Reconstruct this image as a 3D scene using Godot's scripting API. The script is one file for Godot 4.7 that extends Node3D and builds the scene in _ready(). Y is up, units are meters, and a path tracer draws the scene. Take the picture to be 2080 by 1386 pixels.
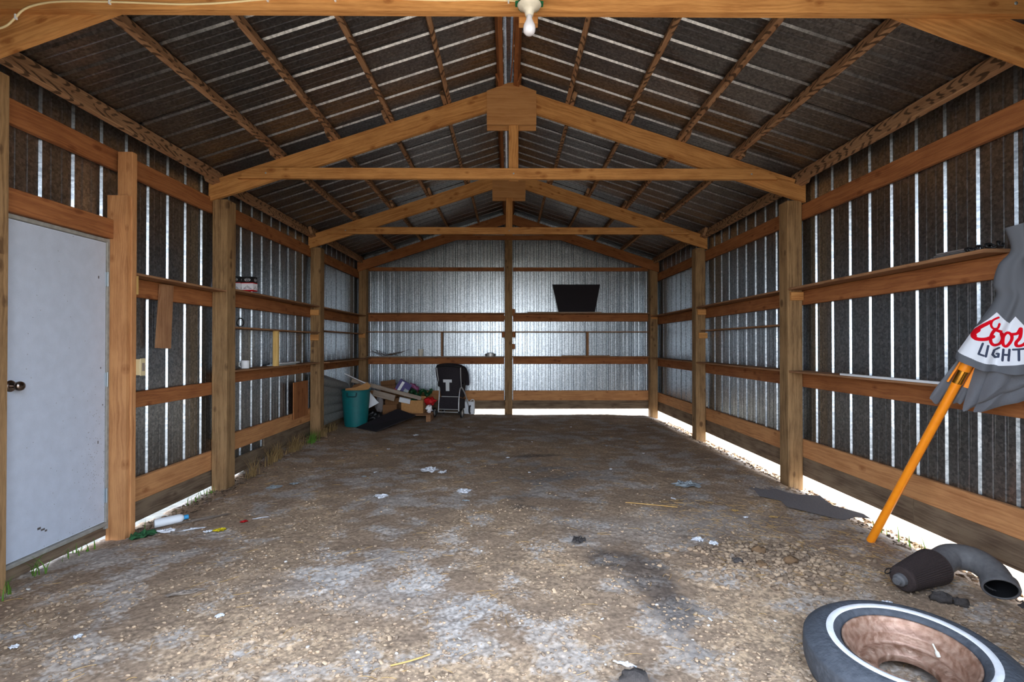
extends Node3D

const W := 2.99          # half width to the side sheets
const BACK := 11.84      # depth of the back sheet
const RIB := 0.2325      # rib spacing of the metal sheets
const Z := 0.82          # surveyed depths are in units of 0.82 m
const FRONT := 1.3       # depth of the front wall with its wide doorway; the camera stands just outside

var M := {}
var used := {}
var rng := RandomNumberGenerator.new()
var n_low := FastNoiseLite.new()
var n_mid := FastNoiseLite.new()
var n_fine := FastNoiseLite.new()
var n_cell := FastNoiseLite.new()

# ------------------------------------------------------------------ helpers
func numbered(called: String) -> String:
	var k: int = used.get(called, 0)
	used[called] = k + 1
	return called if k == 0 else "%s_%03d" % [called, k]

func tag(o: Node, label: String, category: String, group := "") -> Node:
	o.set_meta("label", label)
	o.set_meta("category", category)
	if group != "":
		o.set_meta("group", group)
	return o

func thing(called: String, label: String, category: String, at := Vector3.ZERO, turn := 0.0, group := "") -> Node3D:
	var o := Node3D.new()
	o.name = numbered(called)
	add_child(o, true)
	o.position = at * Vector3(1, 1, Z)
	o.rotation.y = turn
	tag(o, label, category, group)
	return o

func structure(called: String) -> Node3D:
	var o := Node3D.new()
	o.name = called
	add_child(o, true)
	o.set_meta("kind", "structure")
	return o

func mi(called: String, mesh: Mesh, m: Material, parent: Node = null) -> MeshInstance3D:
	var o := MeshInstance3D.new()
	o.mesh = mesh
	o.material_override = m
	o.cast_shadow = GeometryInstance3D.SHADOW_CASTING_SETTING_ON
	if parent == null:
		o.name = numbered(called)
		add_child(o, true)
	else:
		o.name = called
		parent.add_child(o, true)
	return o

func stool() -> SurfaceTool:
	var st := SurfaceTool.new()
	st.begin(Mesh.PRIMITIVE_TRIANGLES)
	return st

# one flat triangle whose face points away from ctr
func tri(st: SurfaceTool, a: Vector3, b: Vector3, c: Vector3, ctr: Vector3, ua := Vector2.ZERO, ub := Vector2.ZERO, uc := Vector2.ZERO) -> void:
	var n := (b - a).cross(c - a)
	if n.length_squared() < 1e-16:
		return
	n = n.normalized()
	if n.dot((a + b + c) / 3.0 - ctr) < 0.0:
		n = -n
		var t := b; b = c; c = t
		var tu := ub; ub = uc; uc = tu
	st.set_normal(n); st.set_uv(ua); st.add_vertex(a)
	st.set_normal(n); st.set_uv(uc); st.add_vertex(c)
	st.set_normal(n); st.set_uv(ub); st.add_vertex(b)

func quad(st: SurfaceTool, a: Vector3, b: Vector3, c: Vector3, d: Vector3, ctr: Vector3, ua := Vector2.ZERO, ub := Vector2.ZERO, uc := Vector2.ZERO, ud := Vector2.ZERO) -> void:
	tri(st, a, b, c, ctr, ua, ub, uc)
	tri(st, a, c, d, ctr, ua, uc, ud)

# a chamfered beam from a to b, w across and h along "up"; u of the uv runs along the grain
func beam(st: SurfaceTool, a: Vector3, b: Vector3, w: float, h: float, up := Vector3.UP, ch := 0.004) -> void:
	var dir := (b - a).normalized()
	if absf(dir.dot(up)) > 0.98:
		up = Vector3(0, 0, 1) if absf(dir.z) < 0.9 else Vector3(1, 0, 0)
	var sd := dir.cross(up).normalized()
	var u2 := sd.cross(dir)
	ch = minf(ch, minf(w, h) * 0.3)
	var hw := w / 2; var hh := h / 2
	var sec := [Vector2(hw, -hh + ch), Vector2(hw, hh - ch), Vector2(hw - ch, hh), Vector2(-hw + ch, hh), Vector2(-hw, hh - ch), Vector2(-hw, -hh + ch), Vector2(-hw + ch, -hh), Vector2(hw - ch, -hh)]
	var len := a.distance_to(b)
	var ctr := (a + b) / 2
	var ou := rng.randf() * 3.0
	var ov := rng.randf() * 0.75
	var acc := 0.0
	for i in 8:
		var p: Vector2 = sec[i]
		var q: Vector2 = sec[(i + 1) % 8]
		var l := p.distance_to(q)
		var p0 := sd * p.x + u2 * p.y
		var q0 := sd * q.x + u2 * q.y
		quad(st, a + p0, a + q0, b + q0, b + p0, ctr, Vector2(ou, ov + acc), Vector2(ou, ov + acc + l), Vector2(ou + len, ov + acc + l), Vector2(ou + len, ov + acc))
		acc += l
	for e in [a, b]:
		for i in range(1, 7):
			var p: Vector2 = sec[0]; var q: Vector2 = sec[i]; var r: Vector2 = sec[i + 1]
			tri(st, e + sd * p.x + u2 * p.y, e + sd * q.x + u2 * q.y, e + sd * r.x + u2 * r.y, ctr, Vector2(ou, ov) + p * 0.4, Vector2(ou, ov) + q * 0.4, Vector2(ou, ov) + r * 0.4)

func beam_mesh(a: Vector3, b: Vector3, w: float, h: float, up := Vector3.UP, ch := 0.004) -> ArrayMesh:
	var st := stool()
	beam(st, a, b, w, h, up, ch)
	return st.commit()

# axis-aligned box between two corners, grain along its longest side
func bar(st: SurfaceTool, p: Vector3, q: Vector3, ch := 0.004) -> void:
	var lo := Vector3(minf(p.x, q.x), minf(p.y, q.y), minf(p.z, q.z))
	var hi := Vector3(maxf(p.x, q.x), maxf(p.y, q.y), maxf(p.z, q.z))
	var c := (lo + hi) / 2
	var s := hi - lo
	if s.x >= s.y and s.x >= s.z:
		beam(st, Vector3(lo.x, c.y, c.z), Vector3(hi.x, c.y, c.z), s.z, s.y, Vector3.UP, ch)
	elif s.y >= s.z:
		beam(st, Vector3(c.x, lo.y, c.z), Vector3(c.x, hi.y, c.z), s.x, s.z, Vector3(0, 0, 1), ch)
	else:
		beam(st, Vector3(c.x, c.y, lo.z), Vector3(c.x, c.y, hi.z), s.x, s.y, Vector3.UP, ch)

func bar_mesh(p: Vector3, q: Vector3, ch := 0.004) -> ArrayMesh:
	var st := stool()
	bar(st, p, q, ch)
	return st.commit()

# the same bar with its corners given in surveyed depths; thin bars keep their thickness
func wbar(p: Vector3, q: Vector3, ch := 0.004) -> ArrayMesh:
	var c := (p.z + q.z) / 2 * Z
	var h := absf(p.z - q.z) / 2
	if h > 0.15:
		h *= Z
	return bar_mesh(Vector3(p.x, p.y, c - h), Vector3(q.x, q.y, c + h), ch)

# polygon in the plane o + ex*x + ey*y, pushed out by ez; grain along "grain" (an angle in the plane)
func prism(st: SurfaceTool, poly: PackedVector2Array, o: Vector3, ex: Vector3, ey: Vector3, ez: Vector3, grain := 0.0) -> void:
	var idx := Geometry2D.triangulate_polygon(poly)
	var cc := Vector2.ZERO
	for p in poly:
		cc += p
	cc /= poly.size()
	var ctr := o + ex * cc.x + ey * cc.y + ez * 0.5
	var ro := Vector2(rng.randf() * 3.0, rng.randf())
	var th := ez.length()
	for i in range(0, idx.size(), 3):
		var v := []
		var uv := []
		for k in 3:
			var p := poly[idx[i + k]]
			v.append(o + ex * p.x + ey * p.y)
			uv.append(p.rotated(-grain) + ro)
		var fc: Vector3 = (v[0] + v[1] + v[2]) / 3.0
		tri(st, v[0], v[1], v[2], fc + ez, uv[0], uv[1], uv[2])
		tri(st, v[0] + ez, v[1] + ez, v[2] + ez, fc, uv[0], uv[1], uv[2])
	for i in poly.size():
		var p := poly[i]
		var q := poly[(i + 1) % poly.size()]
		var a := o + ex * p.x + ey * p.y
		var b := o + ex * q.x + ey * q.y
		var up_ := p.rotated(-grain) + ro
		var uq := q.rotated(-grain) + ro
		# outward side of this edge, from the polygon's turning sense
		var e := q - p
		var nrm2 := Vector2(e.y, -e.x)
		if Geometry2D.is_polygon_clockwise(poly):
			nrm2 = -nrm2
		var nout := (ex * nrm2.x + ey * nrm2.y).normalized()
		var mid := (a + b) / 2 + ez * 0.5
		quad(st, a, b, b + ez, a + ez, mid - nout, up_, uq, uq + Vector2(0, th), up_ + Vector2(0, th))

func prism_mesh(poly: Array, o: Vector3, ex: Vector3, ey: Vector3, ez: Vector3, grain := 0.0) -> ArrayMesh:
	var st := stool()
	prism(st, PackedVector2Array(poly), o, ex, ey, ez, grain)
	return st.commit()

# smooth grid of points rows x cols (closed round when wrap), normals by finite difference
func grid(st: SurfaceTool, pts: Array, wrap := false, flip := false, uvs: Array = []) -> void:
	var R := pts.size()
	var C: int = pts[0].size()
	var nr := []
	for i in R:
		var row := []
		for j in C:
			var j0 := (j - 1 + C) % C if wrap else maxi(j - 1, 0)
			var j1 := (j + 1) % C if wrap else mini(j + 1, C - 1)
			if wrap and pts[i][0].distance_to(pts[i][C - 1]) < 1e-5:
				if j == 0: j0 = C - 2
				if j == C - 1: j1 = 1
			var du: Vector3 = pts[i][j1] - pts[i][j0]
			var dv: Vector3 = pts[mini(i + 1, R - 1)][j] - pts[maxi(i - 1, 0)][j]
			var n := du.cross(dv)
			if n.length_squared() < 1e-18:
				var i2: int = 1 if i == 0 else R - 2
				du = pts[i2][j1] - pts[i2][j0]
				n = du.cross(dv)
			n = n.normalized()
			row.append(-n if flip else n)
		nr.append(row)
	var cn := C if wrap and pts[0][0].distance_to(pts[0][C - 1]) > 1e-5 else C - 1
	for i in R - 1:
		for j in cn:
			var k := (j + 1) % C
			var q := [[i, j], [i, k], [i + 1, k], [i + 1, j]]
			var order := [0, 1, 2, 0, 2, 3] if flip else [0, 2, 1, 0, 3, 2]
			for t in order:
				var a: int = q[t][0]
				var b: int = q[t][1]
				st.set_normal(nr[a][b])
				if uvs.size() > 0:
					st.set_uv(uvs[a][b])
				else:
					st.set_uv(Vector2(float(b) / C, float(a) / R))
				st.add_vertex(pts[a][b])

# profile of (radius, height) turned about the y axis of xf
func lathe(st: SurfaceTool, prof: Array, xf := Transform3D.IDENTITY, seg := 32, uvw := 1.0) -> void:
	var pts := []
	var uvs := []
	var acc := 0.0
	for i in prof.size():
		var row := []
		var ur := []
		if i > 0:
			acc += prof[i].distance_to(prof[i - 1])
		for j in seg + 1:
			var a := TAU * j / seg
			row.append(xf * Vector3(cos(a) * prof[i].x, prof[i].y, sin(a) * prof[i].x))
			ur.append(Vector2(uvw * j / seg, acc))
		pts.append(row)
		uvs.append(ur)
	grid(st, pts, true, true, uvs)

func lathe_mesh(prof: Array, xf := Transform3D.IDENTITY, seg := 32, uvw := 1.0) -> ArrayMesh:
	var st := stool()
	lathe(st, prof, xf, seg, uvw)
	return st.commit()

# profile that keeps crisp edges: every corner gets two extra points close by
func crisp(prof: Array, e := 0.0015) -> Array:
	var out := [prof[0]]
	for i in range(1, prof.size() - 1):
		var p: Vector2 = prof[i]
		var d0: Vector2 = prof[i - 1] - p
		var d1: Vector2 = prof[i + 1] - p
		out.append(p + d0.normalized() * minf(e, d0.length() * 0.3))
		out.append(p + d1.normalized() * minf(e, d1.length() * 0.3))
	out.append(prof[-1])
	return out

func tube(st: SurfaceTool, path: Array, rad: float, seg := 8, caps := true) -> void:
	var pts := []
	var up := Vector3.UP
	var d0: Vector3 = (path[1] - path[0]).normalized()
	if absf(d0.dot(up)) > 0.9:
		up = Vector3(1, 0, 0)
	var sd := d0.cross(up).normalized()
	for i in path.size():
		var d: Vector3 = (path[mini(i + 1, path.size() - 1)] - path[maxi(i - 1, 0)]).normalized()
		sd = (sd - d * sd.dot(d)).normalized()
		var u2 := sd.cross(d)
		var row := []
		for j in seg + 1:
			var a := TAU * j / seg
			row.append(path[i] + (sd * cos(a) + u2 * sin(a)) * rad)
		pts.append(row)
	grid(st, pts, true, true)
	if caps:
		for e in [0, path.size() - 1]:
			var inner: Vector3 = path[1] if e == 0 else path[-2]
			for j in seg:
				tri(st, path[e], pts[e][j], pts[e][j + 1], inner)

func tube_mesh(path: Array, rad: float, seg := 8, caps := true) -> ArrayMesh:
	var st := stool()
	tube(st, path, rad, seg, caps)
	return st.commit()

func smooth_path(p: Array, k := 6) -> Array:
	var c := Curve3D.new()
	for i in p.size():
		var t: Vector3 = (p[mini(i + 1, p.size() - 1)] - p[maxi(i - 1, 0)]) / 6.0
		c.add_point(p[i], -t, t)
	var out := []
	for i in p.size() - 1:
		for j in k:
			out.append(c.sample(i, float(j) / k))
	out.append(p[-1])
	return out

func up_to(dir: Vector3, at := Vector3.ZERO) -> Transform3D:    # a frame whose y axis runs along dir
	var y := dir.normalized()
	var x := (Vector3(0, 0, 1) if absf(y.z) < 0.9 else Vector3(1, 0, 0)).cross(y).normalized()
	return Transform3D(Basis(x, y, x.cross(y)), at)

# a crumpled or flat scrap with a ragged outline, size in metres
func scrap_mesh(size: Vector2, crumple: float, seed_: int, lift := 0.004) -> ArrayMesh:
	var r := RandomNumberGenerator.new()
	r.seed = seed_
	var nz := FastNoiseLite.new()
	nz.seed = seed_
	nz.frequency = 1.0
	var st := stool()
	var pts := []
	var K := 7
	for i in K:
		var row := []
		for j in 22:
			var a := TAU * j / 21.0
			var ra := (0.72 + 0.45 * nz.get_noise_2d(cos(a) * 1.7 + 5.0, sin(a) * 1.7)) * i / (K - 1.0)
			var x := cos(a) * ra * size.x * 0.5
			var z := sin(a) * ra * size.y * 0.5
			var y := lift + crumple * absf(nz.get_noise_2d(x / size.x * 5.0, z / size.y * 5.0)) * 2.2 * (1.0 - 0.35 * i / (K - 1.0))
			row.append(Vector3(x, y, z))
		row[21] = row[0]
		pts.append(row)
	grid(st, pts, true, false)
	var low := []
	for i in K:
		var row := []
		for j in 22:
			row.append(pts[i][j] - Vector3(0, 0.0012, 0))
		low.append(row)
	grid(st, low, true, true)
	return st.commit()

func lump_mesh(size: Vector3, seed_: int, seg := 12, rough := 0.3) -> ArrayMesh:
	var nz := FastNoiseLite.new()
	nz.seed = seed_
	nz.frequency = 1.3
	var st := stool()
	var pts := []
	for i in seg / 2 + 1:
		var row := []
		for j in seg + 1:
			var th := PI * i / (seg / 2.0)
			var a := TAU * (j % seg) / seg
			var v := Vector3(sin(th) * cos(a), cos(th), sin(th) * sin(a))
			row.append(v * (1.0 + rough * nz.get_noise_3d(v.x * 1.6, v.y * 1.6, v.z * 1.6) * 2.0) * size * 0.5)
		pts.append(row)
	grid(st, pts, true, true)
	return st.commit()

# ------------------------------------------------------------------ ground
func floor_y(x: float, d: float) -> float:
	var y := n_low.get_noise_2d(x * 30.0, d * 30.0) * 0.03 + n_mid.get_noise_2d(x * 100.0, d * 100.0) * 0.012
	y -= 0.03 * smoothstep(3.6, 5.2, d) * (1.0 - smoothstep(6.0, 8.0, d)) * smoothstep(0.5, 2.6, -x)
	# worn down along the wall lines, where daylight comes in under the skirts
	var eL := smoothstep(2.5, 2.93, -x) * (1.0 - smoothstep(6.2, 7.2, d)) * (0.062 - 0.022 * (1.0 - smoothstep(4.0, 4.9, d)) + 0.02 * n_mid.get_noise_2d(x * 50.0, d * 420.0))
	var eR := smoothstep(2.55, 2.95, x) * 0.09
	var eB := smoothstep(11.4, 11.8, d) * smoothstep(-0.85, -0.62, x) * 0.06
	y -= maxf(maxf(eL, eR), eB)
	y += 0.035 * exp(-((x - 1.63) * (x - 1.63) + (d - 3.7) * (d - 3.7)) / 0.12) * (0.6 + 0.4 * n_mid.get_noise_2d(x * 400.0, d * 400.0))
	y += 0.02 * exp(-((x - 0.52) * (x - 0.52) / 0.012 + (d - 2.38) * (d - 2.38) / 0.012))
	if absf(x) > 2.99 or d > 11.84:
		y = minf(y, -0.13)
	return y

func on_floor(x: float, d: float, lift := 0.0) -> Vector3:
	return Vector3(x, floor_y(x, d) + lift, -d * Z)

func survey(x: float, d: float, lift := 0.0) -> Vector3:      # for thing(), which scales the depth itself
	return Vector3(x, floor_y(x, d) + lift, -d)

func deep(x: float, y: float, metres: float) -> Vector3:       # for thing(), depth already in metres
	return Vector3(x, y, -metres / Z)

func blob(x: float, d: float, cx: float, cd: float, rx: float, rd: float) -> float:
	return exp(-((x - cx) * (x - cx) / (rx * rx) + (d - cd) * (d - cd) / (rd * rd)))

# linear colour of the trodden floor: dust, tan crumbs, grey caked patches and dark oil stains
func floor_colour(x: float, d: float) -> Color:
	var a := n_low.get_noise_2d(x * 90.0 + 40.0, d * 60.0)
	var b := n_mid.get_noise_2d(x * 260.0, d * 260.0)
	var c := n_fine.get_noise_2d(x * 3000.0, d * 3000.0)
	var e := n_cell.get_noise_2d(x * 5200.0, d * 5200.0)
	var dirt := Color(0.30, 0.21, 0.142)
	var tan := Color(0.58, 0.405, 0.25)
	var grey := Color(0.42, 0.37, 0.325)
	var pale := Color(0.56, 0.515, 0.47)
	var dark := Color(0.045, 0.042, 0.045)
	# the crumbly litter lies in ragged heaps: bottom left, bottom middle, round the tyre, under the umbrella foot
	var heaps := blob(x, d, -1.3, 2.6, 0.9, 0.45) + blob(x, d, 0.2, 2.5, 0.9, 0.4) + blob(x, d, 1.5, 3.1, 0.7, 0.7) + 0.7 * blob(x, d, 0.1, 3.6, 0.7, 0.35)
	var crumbs := clampf(0.22 + 0.55 * a + 0.55 * b + 1.4 * clampf(heaps + 0.8 * b + 0.4 * c - 0.45, 0.0, 0.5), 0.0, 1.0)
	var col := dirt.lerp(tan, crumbs * (0.35 + 0.65 * clampf(0.5 + 0.9 * e, 0.0, 1.0)))
	var gm := clampf((b * 0.9 + a * -0.7 + 0.3 * c - 0.02) * 3.2, 0.0, 1.0)
	gm = maxf(gm, 0.9 * clampf(blob(x, d, 1.0, 4.3, 0.75, 0.5) + blob(x, d, -1.1, 3.35, 0.4, 0.3) + blob(x, d, -0.55, 3.2, 0.35, 0.25) + blob(x, d, 1.75, 4.6, 0.5, 0.35) + 0.5 * b + 0.3 * c - 0.25, 0.0, 1.0))
	col = col.lerp(grey, gm * 0.7)
	var wm := blob(x, d, -0.18, 4.15, 0.5, 0.22) + blob(x, d, -0.45, 3.35, 0.45, 0.2) + blob(x, d, -1.1, 3.55, 0.3, 0.25) + blob(x, d, -0.1, 2.95, 0.25, 0.2)
	wm = clampf((wm * 0.7 + b * 1.1 + 0.45 * c - 0.45) * 3.0, 0.0, 1.0)
	col = col.lerp(pale, wm * 0.5)
	var sm := blob(x, d, 0.62, 3.75, 0.18, 0.2) + blob(x, d, 0.82, 3.45, 0.17, 0.35) + 0.7 * blob(x, d, 0.85, 3.0, 0.12, 0.4) + 0.6 * blob(x, d, 0.1, 5.1, 0.16, 0.45) + blob(x, d, 0.35, 7.25, 0.3, 0.12) + 0.55 * blob(x, d, 0.4, 6.3, 0.9, 0.8) + blob(x, d, 0.52, 2.36, 0.14, 0.1)
	sm = clampf((sm + 0.55 * b + 0.3 * c - 0.32) * 2.0, 0.0, 1.0)
	col = col.lerp(dark, sm * 0.62)
	var k := 1.0 + 0.38 * c + 0.30 * e
	return Color(col.r * k, col.g * k, col.b * k)

func floor_texture(x0: float, x1: float, d0: float, d1: float, w: int, h: int) -> ImageTexture:
	var data := PackedByteArray()
	data.resize(w * h * 3)
	var p := 0
	for j in h:
		var d := lerpf(d0, d1, (j + 0.5) / h)
		for i in w:
			var c := floor_colour(lerpf(x0, x1, (i + 0.5) / w), d).linear_to_srgb()
			data[p] = clampi(int(c.r * 255.0), 0, 255)
			data[p + 1] = clampi(int(c.g * 255.0), 0, 255)
			data[p + 2] = clampi(int(c.b * 255.0), 0, 255)
			p += 3
	var im := Image.create_from_data(w, h, false, Image.FORMAT_RGB8, data)
	im.generate_mipmaps()
	return ImageTexture.create_from_image(im)

func relief(x: float, d: float) -> float:      # lumps and crumbs too small for the survey
	var a := n_fine.get_noise_2d(x * 1400.0, d * 1150.0)
	var b := n_cell.get_noise_2d(x * 2600.0, d * 2130.0)
	return (0.005 * a + 0.0028 * b) * (0.55 + 0.9 * clampf(0.5 + n_mid.get_noise_2d(x * 260.0, d * 260.0), 0.0, 1.0))

func floor_piece(parent: Node, x0: float, x1: float, d0: float, d1: float, step: float, tw: int, th: int) -> void:
	var nx := int(round((x1 - x0) / step))
	var nd := int(round((d1 - d0) * Z / step))
	var hs := PackedFloat32Array()
	hs.resize((nx + 1) * (nd + 1))
	for j in nd + 1:
		for i in nx + 1:
			var x := lerpf(x0, x1, float(i) / nx)
			var d := lerpf(d0, d1, float(j) / nd)
			hs[j * (nx + 1) + i] = floor_y(x, d) + relief(x, d)
	var st := stool()
	var sx := (x1 - x0) / nx
	var sz := (d1 - d0) * Z / nd
	for j in nd + 1:
		for i in nx + 1:
			var i0 := maxi(i - 1, 0)
			var i1 := mini(i + 1, nx)
			var j0 := maxi(j - 1, 0)
			var j1 := mini(j + 1, nd)
			var gx := (hs[j * (nx + 1) + i1] - hs[j * (nx + 1) + i0]) / ((i1 - i0) * sx)
			var gz := (hs[j1 * (nx + 1) + i] - hs[j0 * (nx + 1) + i]) / ((j1 - j0) * sz)
			st.set_normal(Vector3(-gx, 1.0, gz).normalized())
			st.set_uv(Vector2(float(i) / nx, float(j) / nd))
			st.add_vertex(Vector3(x0 + i * sx, hs[j * (nx + 1) + i], -d0 * Z - j * sz))
	for j in nd:
		for i in nx:
			var a := j * (nx + 1) + i
			for v in [a, a + nx + 1, a + nx + 2, a, a + nx + 2, a + 1]:
				st.add_index(v)
	var m := StandardMaterial3D.new()
	m.albedo_texture = floor_texture(x0, x1, d0, d1, tw, th)
	m.roughness = 0.95
	m.metallic_specular = 0.25
	mi("packed_dirt", st.commit(), m, parent)

# ------------------------------------------------------------------ textures
func noise_tex(size: int, freq: float, type: int, normal := false, bump := 4.0, ramp: Gradient = null, seed_ := 3) -> NoiseTexture2D:
	var f := FastNoiseLite.new()
	f.noise_type = type
	f.frequency = freq
	f.seed = seed_
	if type == FastNoiseLite.TYPE_CELLULAR:
		f.cellular_return_type = FastNoiseLite.RETURN_CELL_VALUE if not normal else FastNoiseLite.RETURN_DISTANCE
	var t := NoiseTexture2D.new()
	t.width = size
	t.height = size
	t.seamless = true
	t.noise = f
	t.as_normal_map = normal
	t.bump_strength = bump
	if ramp:
		t.color_ramp = ramp
	return t

func ramp2(a: Color, b: Color, c := Color(-1, 0, 0)) -> Gradient:
	var g := Gradient.new()
	if c.r < 0.0:
		g.offsets = PackedFloat32Array([0.0, 1.0])
		g.colors = PackedColorArray([a, b])
	else:
		g.offsets = PackedFloat32Array([0.0, 0.5, 1.0])
		g.colors = PackedColorArray([a, b, c])
	return g

# sawn timber, 3 m long and 0.75 m round, grain along u; marks = dark slanted roller marks left on purlins
func wood(base: Color, deep: Color, seed_: int, knots: int, rough := 0.75, marks := 0.0, blotch := 0.25) -> StandardMaterial3D:
	var w := 1024
	var h := 256
	var r := RandomNumberGenerator.new()
	r.seed = seed_
	var f := FastNoiseLite.new()
	f.seed = seed_
	f.frequency = 1.0
	f.fractal_octaves = 2
	var kn := []
	for i in knots:
		kn.append(Vector3(r.randf() * 3.0, r.randf() * 0.75, r.randf_range(0.006, 0.014)))
	var data := PackedByteArray()
	data.resize(w * h * 3)
	var p := 0
	for j in h:
		var t := 0.75 * j / h
		for i in w:
			var s := 3.0 * i / w
			var a := TAU * i / w
			var cx := cos(a) * 0.477
			var cy := sin(a) * 0.477
			var warp := f.get_noise_3d(cx * 2.2, cy * 2.2, t * 5.0) * 0.02
			var g := f.get_noise_3d(cx * 1.2, cy * 1.2, (t + warp) * 55.0)
			var fine := f.get_noise_3d(cx * 14.0, cy * 14.0, t * 260.0)
			var bl := f.get_noise_3d(cx * 3.0 + 9.0, cy * 3.0, t * 9.0)
			var k := clampf(0.32 + 0.5 * g + 0.28 * fine + blotch * bl * 1.5, 0.0, 1.0)
			for q in kn:
				var ds := absf(s - q.x)
				if ds < 0.12:
					var dt: float = t - q.y
					var rr: float = sqrt(ds * ds * 0.35 + dt * dt) / q.z
					if rr < 3.0:
						k = clampf(k + 0.9 * exp(-rr * rr * 0.8) + 0.25 * exp(-(rr - 1.6) * (rr - 1.6) * 5.0), 0.0, 1.3)
			var c := base.lerp(deep, minf(k, 1.0))
			if marks > 0.0:
				var ph := fposmod(s * 11.0 + sin(t * 60.0) * 0.4 + f.get_noise_2d(s * 2.0, 7.0) * 0.5, 1.0)
				var on := smoothstep(0.12, 0.2, ph) * (1.0 - smoothstep(0.48, 0.58, ph)) * smoothstep(-0.15, 0.1, f.get_noise_2d(s * 3.0, t * 14.0))
				c = c.lerp(Color(0.05, 0.028, 0.016), on * marks)
			c = c.linear_to_srgb()
			data[p] = clampi(int(c.r * 255.0), 0, 255)
			data[p + 1] = clampi(int(c.g * 255.0), 0, 255)
			data[p + 2] = clampi(int(c.b * 255.0), 0, 255)
			p += 3
	var im := Image.create_from_data(w, h, false, Image.FORMAT_RGB8, data)
	im.generate_mipmaps()
	var m := StandardMaterial3D.new()
	m.albedo_texture = ImageTexture.create_from_image(im)
	m.uv1_scale = Vector3(1.0 / 3.0, 1.0 / 0.75, 1.0)
	m.roughness = rough
	m.metallic_specular = 0.3
	return m

func plain(c: Color, rough := 0.7, metal := 0.0) -> StandardMaterial3D:
	var m := StandardMaterial3D.new()
	m.albedo_color = c
	m.roughness = rough
	m.metallic = metal
	return m

func mottled(a: Color, b: Color, rough := 0.8, metal := 0.0, scale := 3.0, freq := 0.02, bump := 0.0) -> StandardMaterial3D:
	var m := StandardMaterial3D.new()
	m.albedo_texture = noise_tex(256, freq, FastNoiseLite.TYPE_SIMPLEX_SMOOTH, false, 4.0, ramp2(a, b))
	m.roughness = rough
	m.metallic = metal
	m.uv1_triplanar = true
	m.uv1_scale = Vector3.ONE * scale
	if bump > 0.0:
		m.normal_enabled = true
		m.normal_texture = noise_tex(256, freq * 2.0, FastNoiseLite.TYPE_SIMPLEX_SMOOTH, true, 6.0)
		m.normal_scale = bump
	return m

func galvanised(dark: Color, light: Color, rough: float) -> StandardMaterial3D:
	var m := StandardMaterial3D.new()
	m.albedo_texture = noise_tex(1024, 0.06, FastNoiseLite.TYPE_CELLULAR, false, 4.0, ramp2(dark, light), 11)
	m.metallic = 1.0
	m.roughness = rough
	m.uv1_scale = Vector3(1.0, 1.0, 1.0)
	m.normal_enabled = true
	m.normal_texture = noise_tex(512, 0.012, FastNoiseLite.TYPE_SIMPLEX_SMOOTH, true, 2.0, null, 5)
	m.normal_scale = 0.25
	return m

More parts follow.
